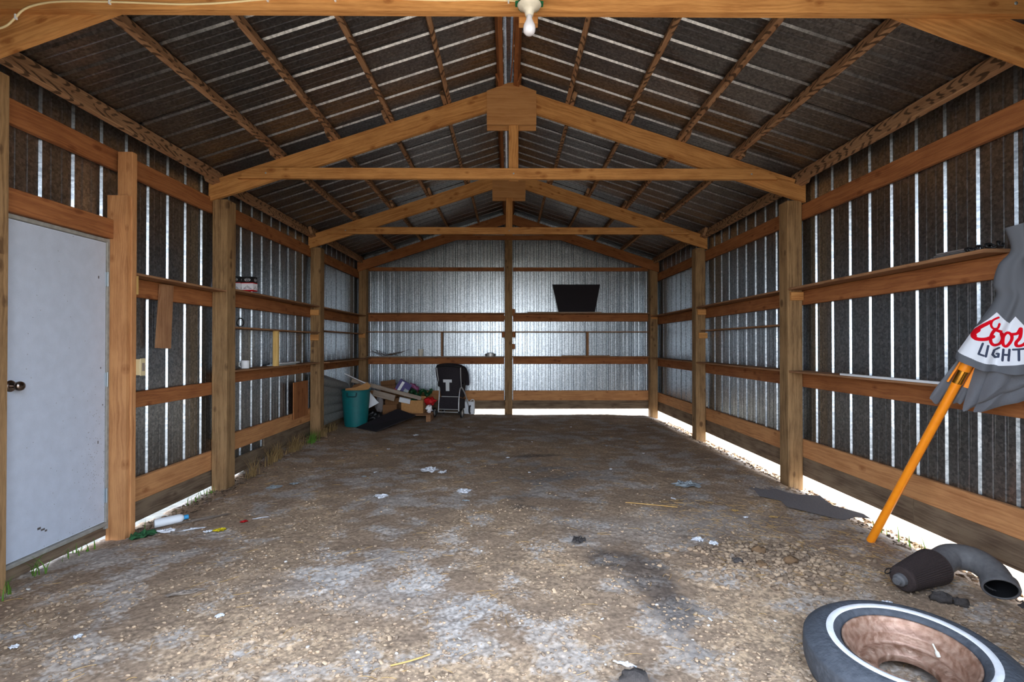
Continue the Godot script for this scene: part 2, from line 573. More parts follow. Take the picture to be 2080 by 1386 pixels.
func make_materials() -> void:
	M.pine = wood(Color(0.61, 0.30, 0.10), Color(0.31, 0.12, 0.034), 1, 34)
	M.girt = wood(Color(0.37, 0.145, 0.052), Color(0.18, 0.058, 0.020), 2, 26)
	M.post = wood(Color(0.34, 0.205, 0.095), Color(0.12, 0.066, 0.030), 3, 18)
	M.purlin = wood(Color(0.42, 0.24, 0.13), Color(0.22, 0.105, 0.05), 4, 10, 0.8, 0.85)
	M.stud = wood(Color(0.57, 0.28, 0.115), Color(0.33, 0.135, 0.052), 5, 22)
	M.skirt = wood(Color(0.20, 0.145, 0.095), Color(0.085, 0.055, 0.036), 6, 6, 0.9, 0.0, 0.5)
	M.grey_wood = wood(Color(0.36, 0.29, 0.23), Color(0.17, 0.125, 0.095), 7, 6, 0.85)
	M.plank = wood(Color(0.36, 0.19, 0.095), Color(0.19, 0.085, 0.04), 8, 10, 0.85)
	M.ply = wood(Color(0.50, 0.25, 0.095), Color(0.36, 0.155, 0.052), 9, 2)
	M.yellow_wood = wood(Color(0.72, 0.48, 0.17), Color(0.52, 0.31, 0.09), 10, 2)
	M.steel = galvanised(Color(0.50, 0.53, 0.56), Color(0.82, 0.85, 0.87), 0.33)
	M.roof_steel = galvanised(Color(0.42, 0.42, 0.43), Color(0.68, 0.685, 0.69), 0.36)
	M.door = mottled(Color(0.74, 0.77, 0.82), Color(0.82, 0.85, 0.89), 0.55, 0.0, 0.8, 0.01)
	M.jamb = mottled(Color(0.50, 0.49, 0.46), Color(0.62, 0.61, 0.58), 0.7)
	M.hinge = plain(Color(0.62, 0.66, 0.68), 0.45, 0.6)
	M.knob = plain(Color(0.50, 0.45, 0.42), 0.25, 1.0)
	M.chrome = plain(Color(0.74, 0.74, 0.74), 0.35, 0.35)
	M.black_cloth = mottled(Color(0.12, 0.10, 0.12), Color(0.18, 0.155, 0.175), 0.9, 0.0, 6.0)
	M.black_plastic = plain(Color(0.06, 0.06, 0.065), 0.5)
	M.black_board = mottled(Color(0.085, 0.065, 0.09), Color(0.13, 0.105, 0.13), 0.85, 0.0, 5.0)
	M.teal_dark = plain(Color(0.0, 0.22, 0.24), 0.5)
	M.pink = plain(Color(0.55, 0.30, 0.45), 0.35)
	M.dull_sheet = mottled(Color(0.46, 0.46, 0.45), Color(0.60, 0.60, 0.59), 0.6, 0.3, 2.0, 0.03)
	M.teal = mottled(Color(0.0, 0.36, 0.37), Color(0.01, 0.42, 0.42), 0.5, 0.0, 2.0)
	M.card = mottled(Color(0.66, 0.47, 0.28), Color(0.74, 0.55, 0.34), 0.9, 0.0, 4.0)
	M.card_dark = mottled(Color(0.42, 0.28, 0.16), Color(0.50, 0.35, 0.21), 0.9, 0.0, 4.0)
	M.card_inside = plain(Color(0.40, 0.29, 0.20), 0.95)
	M.white = plain(Color(0.86, 0.87, 0.88), 0.6)
	M.paper = plain(Color(0.93, 0.93, 0.94), 0.85)
	M.paper_grey = plain(Color(0.62, 0.65, 0.66), 0.7)
	M.cream = plain(Color(0.80, 0.73, 0.56), 0.5)
	M.orange = mottled(Color(0.93, 0.52, 0.07), Color(0.97, 0.58, 0.10), 0.35, 0.0, 3.0)
	M.brass = plain(Color(0.85, 0.62, 0.25), 0.22, 1.0)
	M.canvas = mottled(Color(0.37, 0.38, 0.405), Color(0.42, 0.43, 0.455), 0.95, 0.0, 8.0, 0.08, 0.3)
	M.rubber = mottled(Color(0.21, 0.225, 0.25), Color(0.32, 0.335, 0.36), 0.75, 0.0, 3.0, 0.03, 0.3)
	M.whitewall = mottled(Color(0.80, 0.80, 0.80), Color(0.92, 0.92, 0.92), 0.6, 0.0, 3.0, 0.02)
	var rr := StandardMaterial3D.new()
	rr.albedo_texture = noise_tex(512, 0.018, FastNoiseLite.TYPE_SIMPLEX_SMOOTH, false, 4.0, ramp2(Color(0.42, 0.28, 0.20), Color(0.64, 0.50, 0.42), Color(0.78, 0.67, 0.58)), 21)
	rr.uv1_triplanar = true
	rr.uv1_scale = Vector3.ONE * 2.5
	rr.roughness = 0.5
	rr.metallic = 0.35
	rr.normal_enabled = true
	rr.normal_texture = noise_tex(256, 0.06, FastNoiseLite.TYPE_SIMPLEX_SMOOTH, true, 6.0)
	rr.normal_scale = 0.35
	M.rust = rr
	M.duct = mottled(Color(0.33, 0.325, 0.33), Color(0.43, 0.42, 0.415), 0.7, 0.0, 4.0, 0.03, 0.2)
	M.filter = mottled(Color(0.16, 0.125, 0.12), Color(0.27, 0.21, 0.19), 0.95, 0.0, 6.0, 0.05, 0.4)
	M.green_box = plain(Color(0.07, 0.40, 0.25), 0.45)
	M.porcelain = mottled(Color(0.78, 0.76, 0.70), Color(0.88, 0.86, 0.80), 0.35, 0.0, 6.0)
	M.bulb = plain(Color(0.84, 0.84, 0.87), 0.2)
	M.cable = plain(Color(0.90, 0.82, 0.63), 0.5)
	M.twig = plain(Color(0.34, 0.28, 0.23), 0.9)
	M.grass = plain(Color(0.30, 0.45, 0.12), 0.8)
	M.grass.backlight_enabled = true
	M.grass.backlight = Color(0.25, 0.35, 0.08)
	M.dry_grass = plain(Color(0.50, 0.40, 0.24), 0.9)
	M.straw = plain(Color(0.78, 0.62, 0.36), 0.85)
	M.clod = mottled(Color(0.36, 0.27, 0.19), Color(0.54, 0.42, 0.29), 0.95, 0.0, 20.0)
	M.dark_clod = mottled(Color(0.20, 0.18, 0.17), Color(0.33, 0.30, 0.28), 0.95, 0.0, 20.0)
	M.mat_grey = mottled(Color(0.42, 0.40, 0.40), Color(0.50, 0.47, 0.46), 0.95, 0.0, 5.0, 0.04, 0.3)
	M.purple = plain(Color(0.20, 0.14, 0.42), 0.55)
	M.red = plain(Color(0.75, 0.10, 0.12), 0.45)
	M.foil_green = mottled(Color(0.02, 0.16, 0.09), Color(0.16, 0.42, 0.22), 0.4, 0.0, 20.0, 0.06)
	M.yellow = plain(Color(0.88, 0.78, 0.12), 0.5)
	M.blue = plain(Color(0.15, 0.55, 0.75), 0.5)
	M.moss = plain(Color(0.16, 0.36, 0.20), 0.9)
	M.gravel = mottled(Color(0.46, 0.43, 0.38), Color(0.62, 0.59, 0.53), 0.95, 0.0, 0.7, 0.05)
	M.crumb = StandardMaterial3D.new()
	M.crumb.vertex_color_use_as_albedo = true
	M.crumb.roughness = 0.95

# ------------------------------------------------------------------ sheet metal
# one ribbed sheet: u along the wall from ua to ub (ribs at both edges), v from lo(u) to hi(u), n outwards
func sheet(parent: Node, called: String, ua: float, ub: float, o: Vector3, U: Vector3, V: Vector3, N: Vector3, lo: Callable, hi: Callable, umin: float, umax: float, odd: bool, m: Material) -> void:
	var prof := []
	var k := int(round((ub - ua) / RIB))
	for i in k + 1:
		var c := ua + i * RIB
		prof.append_array([Vector2(c - 0.025, 0), Vector2(c - 0.014, 0.0135), Vector2(c + 0.014, 0.0135), Vector2(c + 0.025, 0)])
		if i < k:
			for g in [0.078, 0.155]:
				prof.append_array([Vector2(c + g - 0.011, 0), Vector2(c + g - 0.005, 0.0021), Vector2(c + g + 0.005, 0.0021), Vector2(c + g + 0.011, 0)])
	var off := 0.003 if odd else 0.0
	var st := stool()
	for i in prof.size() - 1:
		var a: Vector2 = prof[i]
		var b: Vector2 = prof[i + 1]
		if b.x <= umin + 0.001 or a.x >= umax - 0.001:
			continue
		if a.x < umin: a = a.lerp(b, (umin - a.x) / (b.x - a.x))
		if b.x > umax: b = a.lerp(b, (umax - a.x) / (b.x - a.x))
		var la: float = lo.call((a.x + b.x) / 2)
		var ha: float = hi.call(a.x)
		var hb: float = hi.call(b.x)
		if maxf(ha, hb) - la < 0.01:
			continue
		for side in 2:
			var t := off + (0.0012 if side == 1 else 0.0)
			var p := [o + U * a.x + V * la + N * (a.y + t), o + U * b.x + V * la + N * (b.y + t), o + U * b.x + V * hb + N * (b.y + t), o + U * a.x + V * ha + N * (a.y + t)]
			var nn := (b - a).normalized()
			var outn := (N * nn.x - U * nn.y).normalized()
			if side == 0: outn = -outn
			var mid: Vector3 = (p[0] + p[2]) / 2
			quad(st, p[0], p[1], p[2], p[3], mid - outn, Vector2(a.x, la), Vector2(b.x, la), Vector2(b.x, hb), Vector2(a.x, ha))
	mi(called, st.commit(), m, parent)

func sheets(parent: Node, called: String, phase: float, umin: float, umax: float, o: Vector3, U: Vector3, V: Vector3, N: Vector3, lo: Callable, hi: Callable, m: Material) -> void:
	var ww := RIB * 4
	var u := phase
	while u > umin - 0.03:
		u -= ww
	var odd := false
	while u < umax:
		sheet(parent, called, u, u + ww, o, U, V, N, lo, hi, maxf(umin, u - 0.027), minf(umax, u + ww + 0.027), odd, m)
		u += ww
		odd = not odd

func roof_y(x: float) -> float:      # underside of the roof sheets
	return 4.035 - 0.327 * absf(x)

func rafter_y(x: float) -> float:    # top edge of the rafters
	return 3.94 - 0.327 * absf(x)

# ------------------------------------------------------------------ the building
func build_shell() -> void:
	var fl := structure("floor")
	floor_piece(fl, -3.1, 3.1, 2.2, 4.4, 0.0125, 2048, 640)
	floor_piece(fl, -3.1, 3.1, 4.4, 6.6, 0.02, 1400, 440)
	floor_piece(fl, -3.1, 3.1, 6.6, 11.95, 0.035, 1024, 780)
	floor_piece(fl, -3.1, 3.1, 0.2, 2.2, 0.05, 256, 64)
	var yard := structure("ground")
	var gp := PlaneMesh.new()
	gp.size = Vector2(90, 90)
	var g := mi("gravel_yard", gp, M.gravel, yard)
	g.position = Vector3(0, -0.105, -6)

	var wl := structure("wall_left")
	var wr := structure("wall_right")
	var wb := structure("wall_back")
	var wf := structure("wall_front")
	var hi_side := func(_u): return roof_y(W) - 0.001
	var lo_left := func(u): return 2.14 if u > 3.40 * Z and u < 4.36 * Z else (-0.01 if u < 7.0 * Z else 0.0)
	var lo_right := func(_u): return 0.06
	sheets(wl, "metal_sheet", 4.627 * Z, FRONT * Z, BACK * Z + 0.02, Vector3(-W, 0, 0), Vector3(0, 0, -1), Vector3.UP, Vector3(-1, 0, 0), lo_left, hi_side, M.steel)
	sheets(wr, "metal_sheet", 4.567 * Z, FRONT * Z, BACK * Z + 0.02, Vector3(W, 0, 0), Vector3(0, 0, -1), Vector3.UP, Vector3(1, 0, 0), lo_right, hi_side, M.steel)
	var hi_gable := func(u): return roof_y(u) + 0.004
	var lo_back := func(_u): return 0.08
	sheets(wb, "metal_sheet", 0.12, -W, W, Vector3(0, 0, -BACK * Z), Vector3(1, 0, 0), Vector3.UP, Vector3(0, 0, -1), lo_back, hi_gable, M.steel)
	var lo_front := func(u): return 3.02 if absf(u) < 1.75 else -0.1
	sheets(wf, "metal_sheet", 0.12, -W, W, Vector3(0, 0, -FRONT * Z), Vector3(1, 0, 0), Vector3.UP, Vector3(0, 0, 1), lo_front, hi_gable, M.steel)

	# roof
	var rf := structure("ceiling")
	var sl := sqrt(1.0 + 0.327 * 0.327)
	for s in [-1.0, 1.0]:
		var V := Vector3(s, -0.327, 0) / sl
		var N := Vector3(s * 0.327, 1, 0) / sl
		sheets(rf, "roof_sheet", 4.66 * Z, FRONT * Z - 0.3, BACK * Z + 0.25, Vector3(0, 4.035, 0), Vector3(0, 0, -1), V, N, func(_u): return 0.045 * sl, func(_u): return 3.25 * sl, M.roof_steel)
		# ridge cap, folded over both slopes and sitting on the ribs
		var xs := [0.075, 0.604, 1.17, 1.72, 2.26, 2.9]
		var ds := [FRONT, 2.95, 5.85, 8.76, BACK - 0.03]
		for i in xs.size():
			for b in 4:
				var x: float = xs[i] + (0.022 if b % 2 == 0 else -0.022) * (1.0 if i > 0 else 0.35)
				var hh := 0.088 if i < 5 else 0.13
				var c := Vector3(s * x, rafter_y(x), 0) + N * (hh / 2 - (0.045 if i == 5 else 0.0))
				var a0 := c + Vector3(0, 0, -Z * (ds[b] - (0.13 if b > 0 else 0.0)))
				var b0 := c + Vector3(0, 0, -Z * (ds[b + 1] + (0.13 if b < 3 else 0.0)))
				mi("purlin", beam_mesh(a0, b0, 0.04, hh, N), M.purlin if i > 0 else M.girt, rf)
	var cap := stool()
	var cz0 := -(FRONT * Z - 0.3)
	var cz1 := -(BACK * Z + 0.25)
	var cl := [Vector2(-0.13, 4.035 - 0.0425 + 0.04), Vector2(-0.02, 4.035 + 0.05), Vector2(0.02, 4.035 + 0.05), Vector2(0.13, 4.035 - 0.0425 + 0.04)]
	for i in 3:
		for t in [0.0, 0.0015]:
			var p: Vector2 = cl[i]
			var q: Vector2 = cl[i + 1]
			quad(cap, Vector3(p.x, p.y + t, cz0), Vector3(q.x, q.y + t, cz0), Vector3(q.x, q.y + t, cz1), Vector3(p.x, p.y + t, cz1), Vector3((p.x + q.x) / 2, 5.0 if t == 0.0 else 3.0, (cz0 + cz1) / 2), Vector2(p.x, 0), Vector2(q.x, 0), Vector2(q.x, 12), Vector2(p.x, 12))
	mi("ridge_cap", cap.commit(), M.roof_steel, rf)

	# girts behind the posts
	var gx := W - 0.046
	for s in [-1.0, 1.0]:
		var wn: Node = wl if s < 0 else wr
		var ys := [[2.67, 2.82], [1.735, 1.88], [0.86, 0.985], [0.115, 0.30]] if s < 0 else [[2.615, 2.765], [1.757, 1.90], [0.935, 1.08], [0.235, 0.41]]
		var dd := [FRONT + 0.05, 3.22, 5.97, 8.87, BACK - 0.03]
		for y in ys.size():
			for b in 4:
				var d0: float = dd[b]
				var d1: float = dd[b + 1]
				if s < 0 and b == 1 and y > 0:
					d0 = 4.44
				if s < 0 and b == 0 and y > 0:
					d1 = 3.38
				var y0: float = ys[y][0]
				var y1: float = ys[y][1]
				if b >= 2:
					var lift: float = 0.0 if s > 0 else [0.0, 0.03, 0.09, 0.11][y]
					y0 += lift; y1 += lift
				mi("girt", wbar(Vector3(s * gx, y0, -d0 - 0.002), Vector3(s * (gx + 0.04), y1, -d1 + 0.002)), M.girt if y < 3 else M.stud, wn)
		# skirt boards against the ground
		var sk := [[FRONT + 0.05, 3.38], [4.40, 7.2], [7.2, BACK - 0.03]] if s < 0 else [[FRONT + 0.05, 4.3], [4.3, 8.1], [8.1, BACK - 0.03]]
		for k in sk:
			var yb := -0.05 if s < 0 else 0.045
			var yt := 0.13 if s < 0 else 0.25
			if s < 0 and k[0] > 7.0:
				yb = -0.03; yt = 0.24
			mi("skirt_board", wbar(Vector3(s * (gx + 0.012), yb, -k[0] - 0.002), Vector3(s * (gx + 0.038), yt, -k[1] + 0.002)), M.skirt, wn)
	for half in [-1.0, 1.0]:
		for y in [[2.825, 2.90], [1.82, 1.965], [0.97, 1.105], [0.245, 0.44]]:
			mi("girt", wbar(Vector3(half * 0.09, y[0], -(BACK - 0.045)), Vector3(half * 2.79, y[1], -(BACK - 0.005))), M.girt if y[0] > 0.5 else M.stud, wb)
		mi("skirt_board", wbar(Vector3(0.02 if half > 0 else -0.72, 0.075, -(BACK - 0.03)), Vector3(2.95 if half > 0 else 0.018, 0.25, -(BACK - 0.004))), M.skirt, wb)
		if half < 0:
			mi("skirt_board", wbar(Vector3(-2.95, -0.03, -(BACK - 0.03)), Vector3(-0.722, 0.25, -(BACK - 0.004))), M.skirt, wb)
	for s in [-1.0, 1.0]:      # folded corner flashing outside both rear corners
		mi("corner_flashing", bar_mesh(Vector3(s * (W - 0.03), 0.05, -BACK * Z - 0.021), Vector3(s * (W + 0.06), 3.0, -BACK * Z - 0.026)), M.steel, wb)
		mi("corner_flashing", bar_mesh(Vector3(s * (W + 0.021), 0.05, -BACK * Z + 0.06), Vector3(s * (W + 0.026), 3.0, -BACK * Z - 0.026)), M.steel, wb)
	mi("header", wbar(Vector3(-1.85, 3.0, -FRONT - 0.02), Vector3(1.85, 3.19, -FRONT - 0.06)), M.girt, wf)
	for s in [-1.0, 1.0]:
		mi("jamb_post", wbar(Vector3(s * 1.75, -0.08, -FRONT - 0.02), Vector3(s * 1.89, 3.0, -FRONT - 0.16)), M.post, wf)

func post(p: Vector3, q: Vector3, label: String, group := "wooden wall posts") -> MeshInstance3D:
	var o := mi("wooden_post", wbar(p, q, 0.008), M.post)
	tag(o, label, "post", group)
	return o

func build_frame() -> void:
	var pl := [
		[-1.0, 3.15, 2.86, "square wooden post at the left picture edge, in front of the white door"],
		[1.0, 2.72, 2.86, "square wooden post at the right picture edge, behind the umbrella"],
		[-1.0, 5.895, 2.80, "left square post carrying the nearest full truss, beside the upper shelf end"],
		[1.0, 5.895, 2.80, "right square post under the nearest full truss, above the grey mat"],
		[-1.0, 8.80, 2.80, "left post under the farther truss, beside the grey leaning metal sheets"],
		[1.0, 8.80, 2.80, "right post under the farther truss, in the middle of the right wall"],
		[-1.0, 11.62, 2.90, "left rear corner post beside the rubbish heap"],
		[1.0, 11.62, 2.90, "right rear corner post of the shed"]]
	for a in pl:
		var x0: float = 2.79
		var nd: float = 0.16
		var fy := floor_y(a[0] * 2.87, a[1]) - 0.03
		post(Vector3(a[0] * x0, fy, -a[1]), Vector3(a[0] * (x0 + 0.148), a[2], -(a[1] + nd)), a[3])
	var c := thing("wooden_post", "centre post of the back wall, reaching up to the roof peak", "post", Vector3(0, 0, -11.62), 0.0, "wooden wall posts")
	mi("shaft", bar_mesh(Vector3(-0.075, -0.06, 0.0), Vector3(0.075, 3.88, -0.14), 0.006), M.post, c)
	for b in [[-0.105, 1.50, 0.10], [0.105, 1.50, 0.10], [0.10, 1.27, 0.10], [0.10, 1.93, 0.13], [-0.10, 1.85, 0.08]]:
		mi("block", bar_mesh(Vector3(b[0] - 0.028, b[1], -0.02), Vector3(b[0] + 0.028, b[1] + b[2], -0.06)), M.girt, c)
	# trusses
	truss(2.95, 0, "nearest roof truss along the top picture edge, with the bulb on its beam")
	truss(5.85, 1, "middle roof truss with plywood peak plate over the first inner posts")
	truss(8.76, 2, "farther roof truss with plywood peak plate, second from the back")
	truss(11.58, 3, "rear truss flat against the back wall sheets")

func truss(d: float, k: int, label: String) -> void:
	var t := thing("roof_truss", label, "truss", Vector3(0, 0, -d), 0.0, "roof trusses")
	var drop := 0.0
	var slope := 0.37 if k == 0 else 0.327
	var dep := 0.195 if k > 0 else 0.185
	for s in [-1.0, 1.0]:
		var x1 := 2.96
		var yt := func(x): return 3.94 - drop - slope * x
		var poly := [Vector2(0.003, yt.call(0.0)), Vector2(x1, yt.call(x1)), Vector2(x1, yt.call(x1) - dep), Vector2(0.003, yt.call(0.0) - dep)]
		mi("rafter", prism_mesh(poly, Vector3(0, 0, 0), Vector3(s, 0, 0), Vector3.UP, Vector3(0, 0, -0.04), -atan(slope)), M.pine if k < 3 else M.girt, t)
	var cb: float = [3.003, 2.99, 2.99, 3.425][k]
	var ch: float = [0.105, 0.104, 0.10, 0.09][k]
	var xe: float = [2.72, 2.60, 2.62, 1.5][k]
	if k < 3:
		var ct := 0.13 / 0.327
		mi("tie_beam", prism_mesh([Vector2(-xe - 0.06, cb), Vector2(xe + 0.06, cb), Vector2(xe, cb + ch * 0.55), Vector2(xe - ct * 0.3, cb + ch), Vector2(-xe + ct * 0.3, cb + ch), Vector2(-xe, cb + ch * 0.55)], Vector3(0, 0, 0.001), Vector3(1, 0, 0), Vector3.UP, Vector3(0, 0, 0.04), 0.0), M.pine, t)
		var kx: float = [0.10, 0.05, 0.01][k]
		mi("king_post", bar_mesh(Vector3(kx - 0.048, cb - (0.03 if k == 0 else 0.0), -0.002), Vector3(kx + 0.048, 3.72, -0.038)), M.pine, t)
		var gw := 0.245
		var gy: float = 3.535 if k > 0 else 3.46
		var top := 3.95 - drop
		var g := mi("peak_plate", prism_mesh([Vector2(-gw, gy), Vector2(gw, gy), Vector2(gw, top - 0.327 * gw), Vector2(0.03, top), Vector2(-0.03, top), Vector2(-gw, top - 0.327 * gw)], Vector3(kx * 0.6, 0, 0.002), Vector3(1, 0, 0), Vector3.UP, Vector3(0, 0, 0.018), 0.0), M.ply, t)
		g.set_meta("label", "plywood plate at the truss peak")
		for nx in [-xe + 0.22, kx, xe - 0.2]:
			mi("bolt_head", lathe_mesh([Vector2(0.0, 0.004), Vector2(0.006, 0.0035), Vector2(0.009, 0.0)], up_to(Vector3(0, 0, 1), Vector3(nx, cb + ch * 0.5, 0.041)), 10), M.hinge, t)
		mi("peak_plate", prism_mesh([Vector2(-gw, gy - 0.03), Vector2(gw, gy - 0.03), Vector2(gw, top - 0.327 * gw), Vector2(0.03, top), Vector2(-0.03, top), Vector2(-gw, top - 0.327 * gw)], Vector3(kx * 0.6, 0, -0.06), Vector3(1, 0, 0), Vector3.UP, Vector3(0, 0, 0.018), 0.0), M.ply, t)
	else:
		mi("tie_beam", bar_mesh(Vector3(-1.25, cb - 0.02, 0.001), Vector3(1.25, cb + 0.07, 0.04)), M.girt, t)

func shelf(p: Vector3, q: Vector3, label: String, m: Material) -> void:
	tag(mi("shelf_board", wbar(p, q, 0.003), m), label, "shelf", "shelf boards")

func build_shelves() -> void:
	var i0 := 2.795
	var i1 := W - 0.005
	# left wall
	shelf(Vector3(-i0, 1.882, -4.47), Vector3(-i1, 1.90, -5.89), "short shelf board right of the white door above the hanging plank", M.plank)
	shelf(Vector3(-i0, 1.912, -6.05), Vector3(-i1, 1.932, -8.795), "left wall upper shelf board with the two printed cartons", M.plank)
	shelf(Vector3(-i0, 1.912, -8.955), Vector3(-i1, 1.932, -11.6), "upper shelf board in the left rear corner bay", M.plank)
	shelf(Vector3(-2.80, 1.525, -6.05), Vector3(-i1, 1.543, -8.795), "thin middle shelf board on the left wall with the black wire coil", M.plank)
	shelf(Vector3(-2.84, 1.56, -8.955), Vector3(-i1, 1.578, -11.6), "thin middle shelf board in the left rear corner bay", M.plank)
	shelf(Vector3(-i0, 1.078, -6.05), Vector3(-i1, 1.096, -8.795), "lower left shelf board carrying the white mug and flat papers", M.plank)
	shelf(Vector3(-2.70, 1.078, -8.96), Vector3(-i1, 1.096, -11.6), "wide lower shelf board in the left rear corner above the heap", M.plank)
	# right wall
	shelf(Vector3(i0, 1.902, -3.45), Vector3(i1, 1.925, -5.89), "long upper shelf board on the right wall ending behind the umbrella", M.plank)
	shelf(Vector3(i0, 1.082, -3.62), Vector3(i1, 1.10, -5.89), "lower shelf board on the right wall under the white strip", M.plank)
	shelf(Vector3(i0, 1.902, -6.05), Vector3(i1, 1.922, -8.795), "upper shelf board in the second bay of the right wall", M.plank)
	shelf(Vector3(2.86, 1.555, -6.05), Vector3(i1, 1.573, -8.90), "thin middle shelf board in the second bay of the right wall", M.plank)
	shelf(Vector3(i0, 1.082, -6.05), Vector3(i1, 1.10, -8.795), "lower shelf board in the second bay of the right wall", M.plank)
	shelf(Vector3(i0, 1.902, -8.955), Vector3(i1, 1.922, -11.6), "upper shelf board in the right rear corner bay", M.plank)
	shelf(Vector3(i0, 1.082, -8.955), Vector3(i1, 1.10, -11.6), "lower shelf board in the right rear corner bay", M.plank)
	# back wall
	var z0 := -11.66
	var z1 := -(BACK - 0.002)
	shelf(Vector3(-2.78, 1.967, z0), Vector3(-0.08, 1.985, z1), "back wall upper shelf board left of the centre post", M.plank)
	shelf(Vector3(0.08, 1.967, z0), Vector3(2.78, 1.985, z1), "back wall upper shelf board under the black panel", M.plank)
	shelf(Vector3(-2.9, 1.60, z0), Vector3(-0.08, 1.618, z1), "thin back wall shelf board left of the centre post", M.plank)
	shelf(Vector3(0.08, 1.60, z0), Vector3(2.9, 1.618, z1), "thin back wall shelf board right of the centre post", M.plank)
	shelf(Vector3(-2.78, 1.107, z0 + 0.02), Vector3(-0.08, 1.125, z1), "back wall lower shelf board behind the stroller", M.grey_wood)
	shelf(Vector3(0.08, 1.107, z0), Vector3(2.78, 1.125, z1), "back wall lower shelf board right of the centre post", M.plank)
	# little uprights between shelves
	tag(mi("shelf_prop", wbar(Vector3(-2.86, 1.097, -7.2), Vector3(-2.80, 1.524, -7.245)), M.yellow_wood), "pale yellow wooden upright between lower and middle shelf, left wall", "prop", "shelf props")
	tag(mi("shelf_prop", wbar(Vector3(-1.335, 1.126, -11.70), Vector3(-1.30, 1.599, -11.78)), M.plank), "thin wooden upright between back shelves left of the centre post", "prop", "shelf props")
	tag(mi("shelf_prop", wbar(Vector3(1.545, 1.126, -11.70), Vector3(1.59, 1.599, -11.78)), M.plank), "thin wooden upright between back shelves right of the centre post", "prop", "shelf props")
	# cleats under shelf ends, nailed to posts
	for b in [[2.81, 5.855, 1.80, "orange wooden cleat on the right post under the long upper shelf"], [2.81, 8.76, 1.80, "wooden cleat under the upper shelf on the far right post"], [-2.93, 8.76, 1.79, "wooden cleat under the upper shelf on the far left post"], [2.83, 8.76, 1.45, "wooden cleat under the thin shelf on the far right post"], [-2.93, 8.76, 1.42, "wooden cleat under the thin shelf on the far left post"], [-2.93, 11.58, 1.49, "wooden cleat under the thin shelf on the left rear corner post"], [2.80, 11.58, 1.86, "wooden cleat under the upper shelf on the right rear corner post"]]:
		tag(mi("shelf_cleat", wbar(Vector3(b[0], b[2], -b[1]), Vector3(b[0] + 0.125, b[2] + 0.085, -b[1] - 0.036)), M.pine), b[3], "cleat", "shelf cleats")
	tag(mi("wood_block", wbar(Vector3(-2.89, 1.74, -4.475), Vector3(-2.815, 1.88, -4.52)), M.yellow_wood), "pale yellow wooden block under the shelf end beside the door stud", "block")

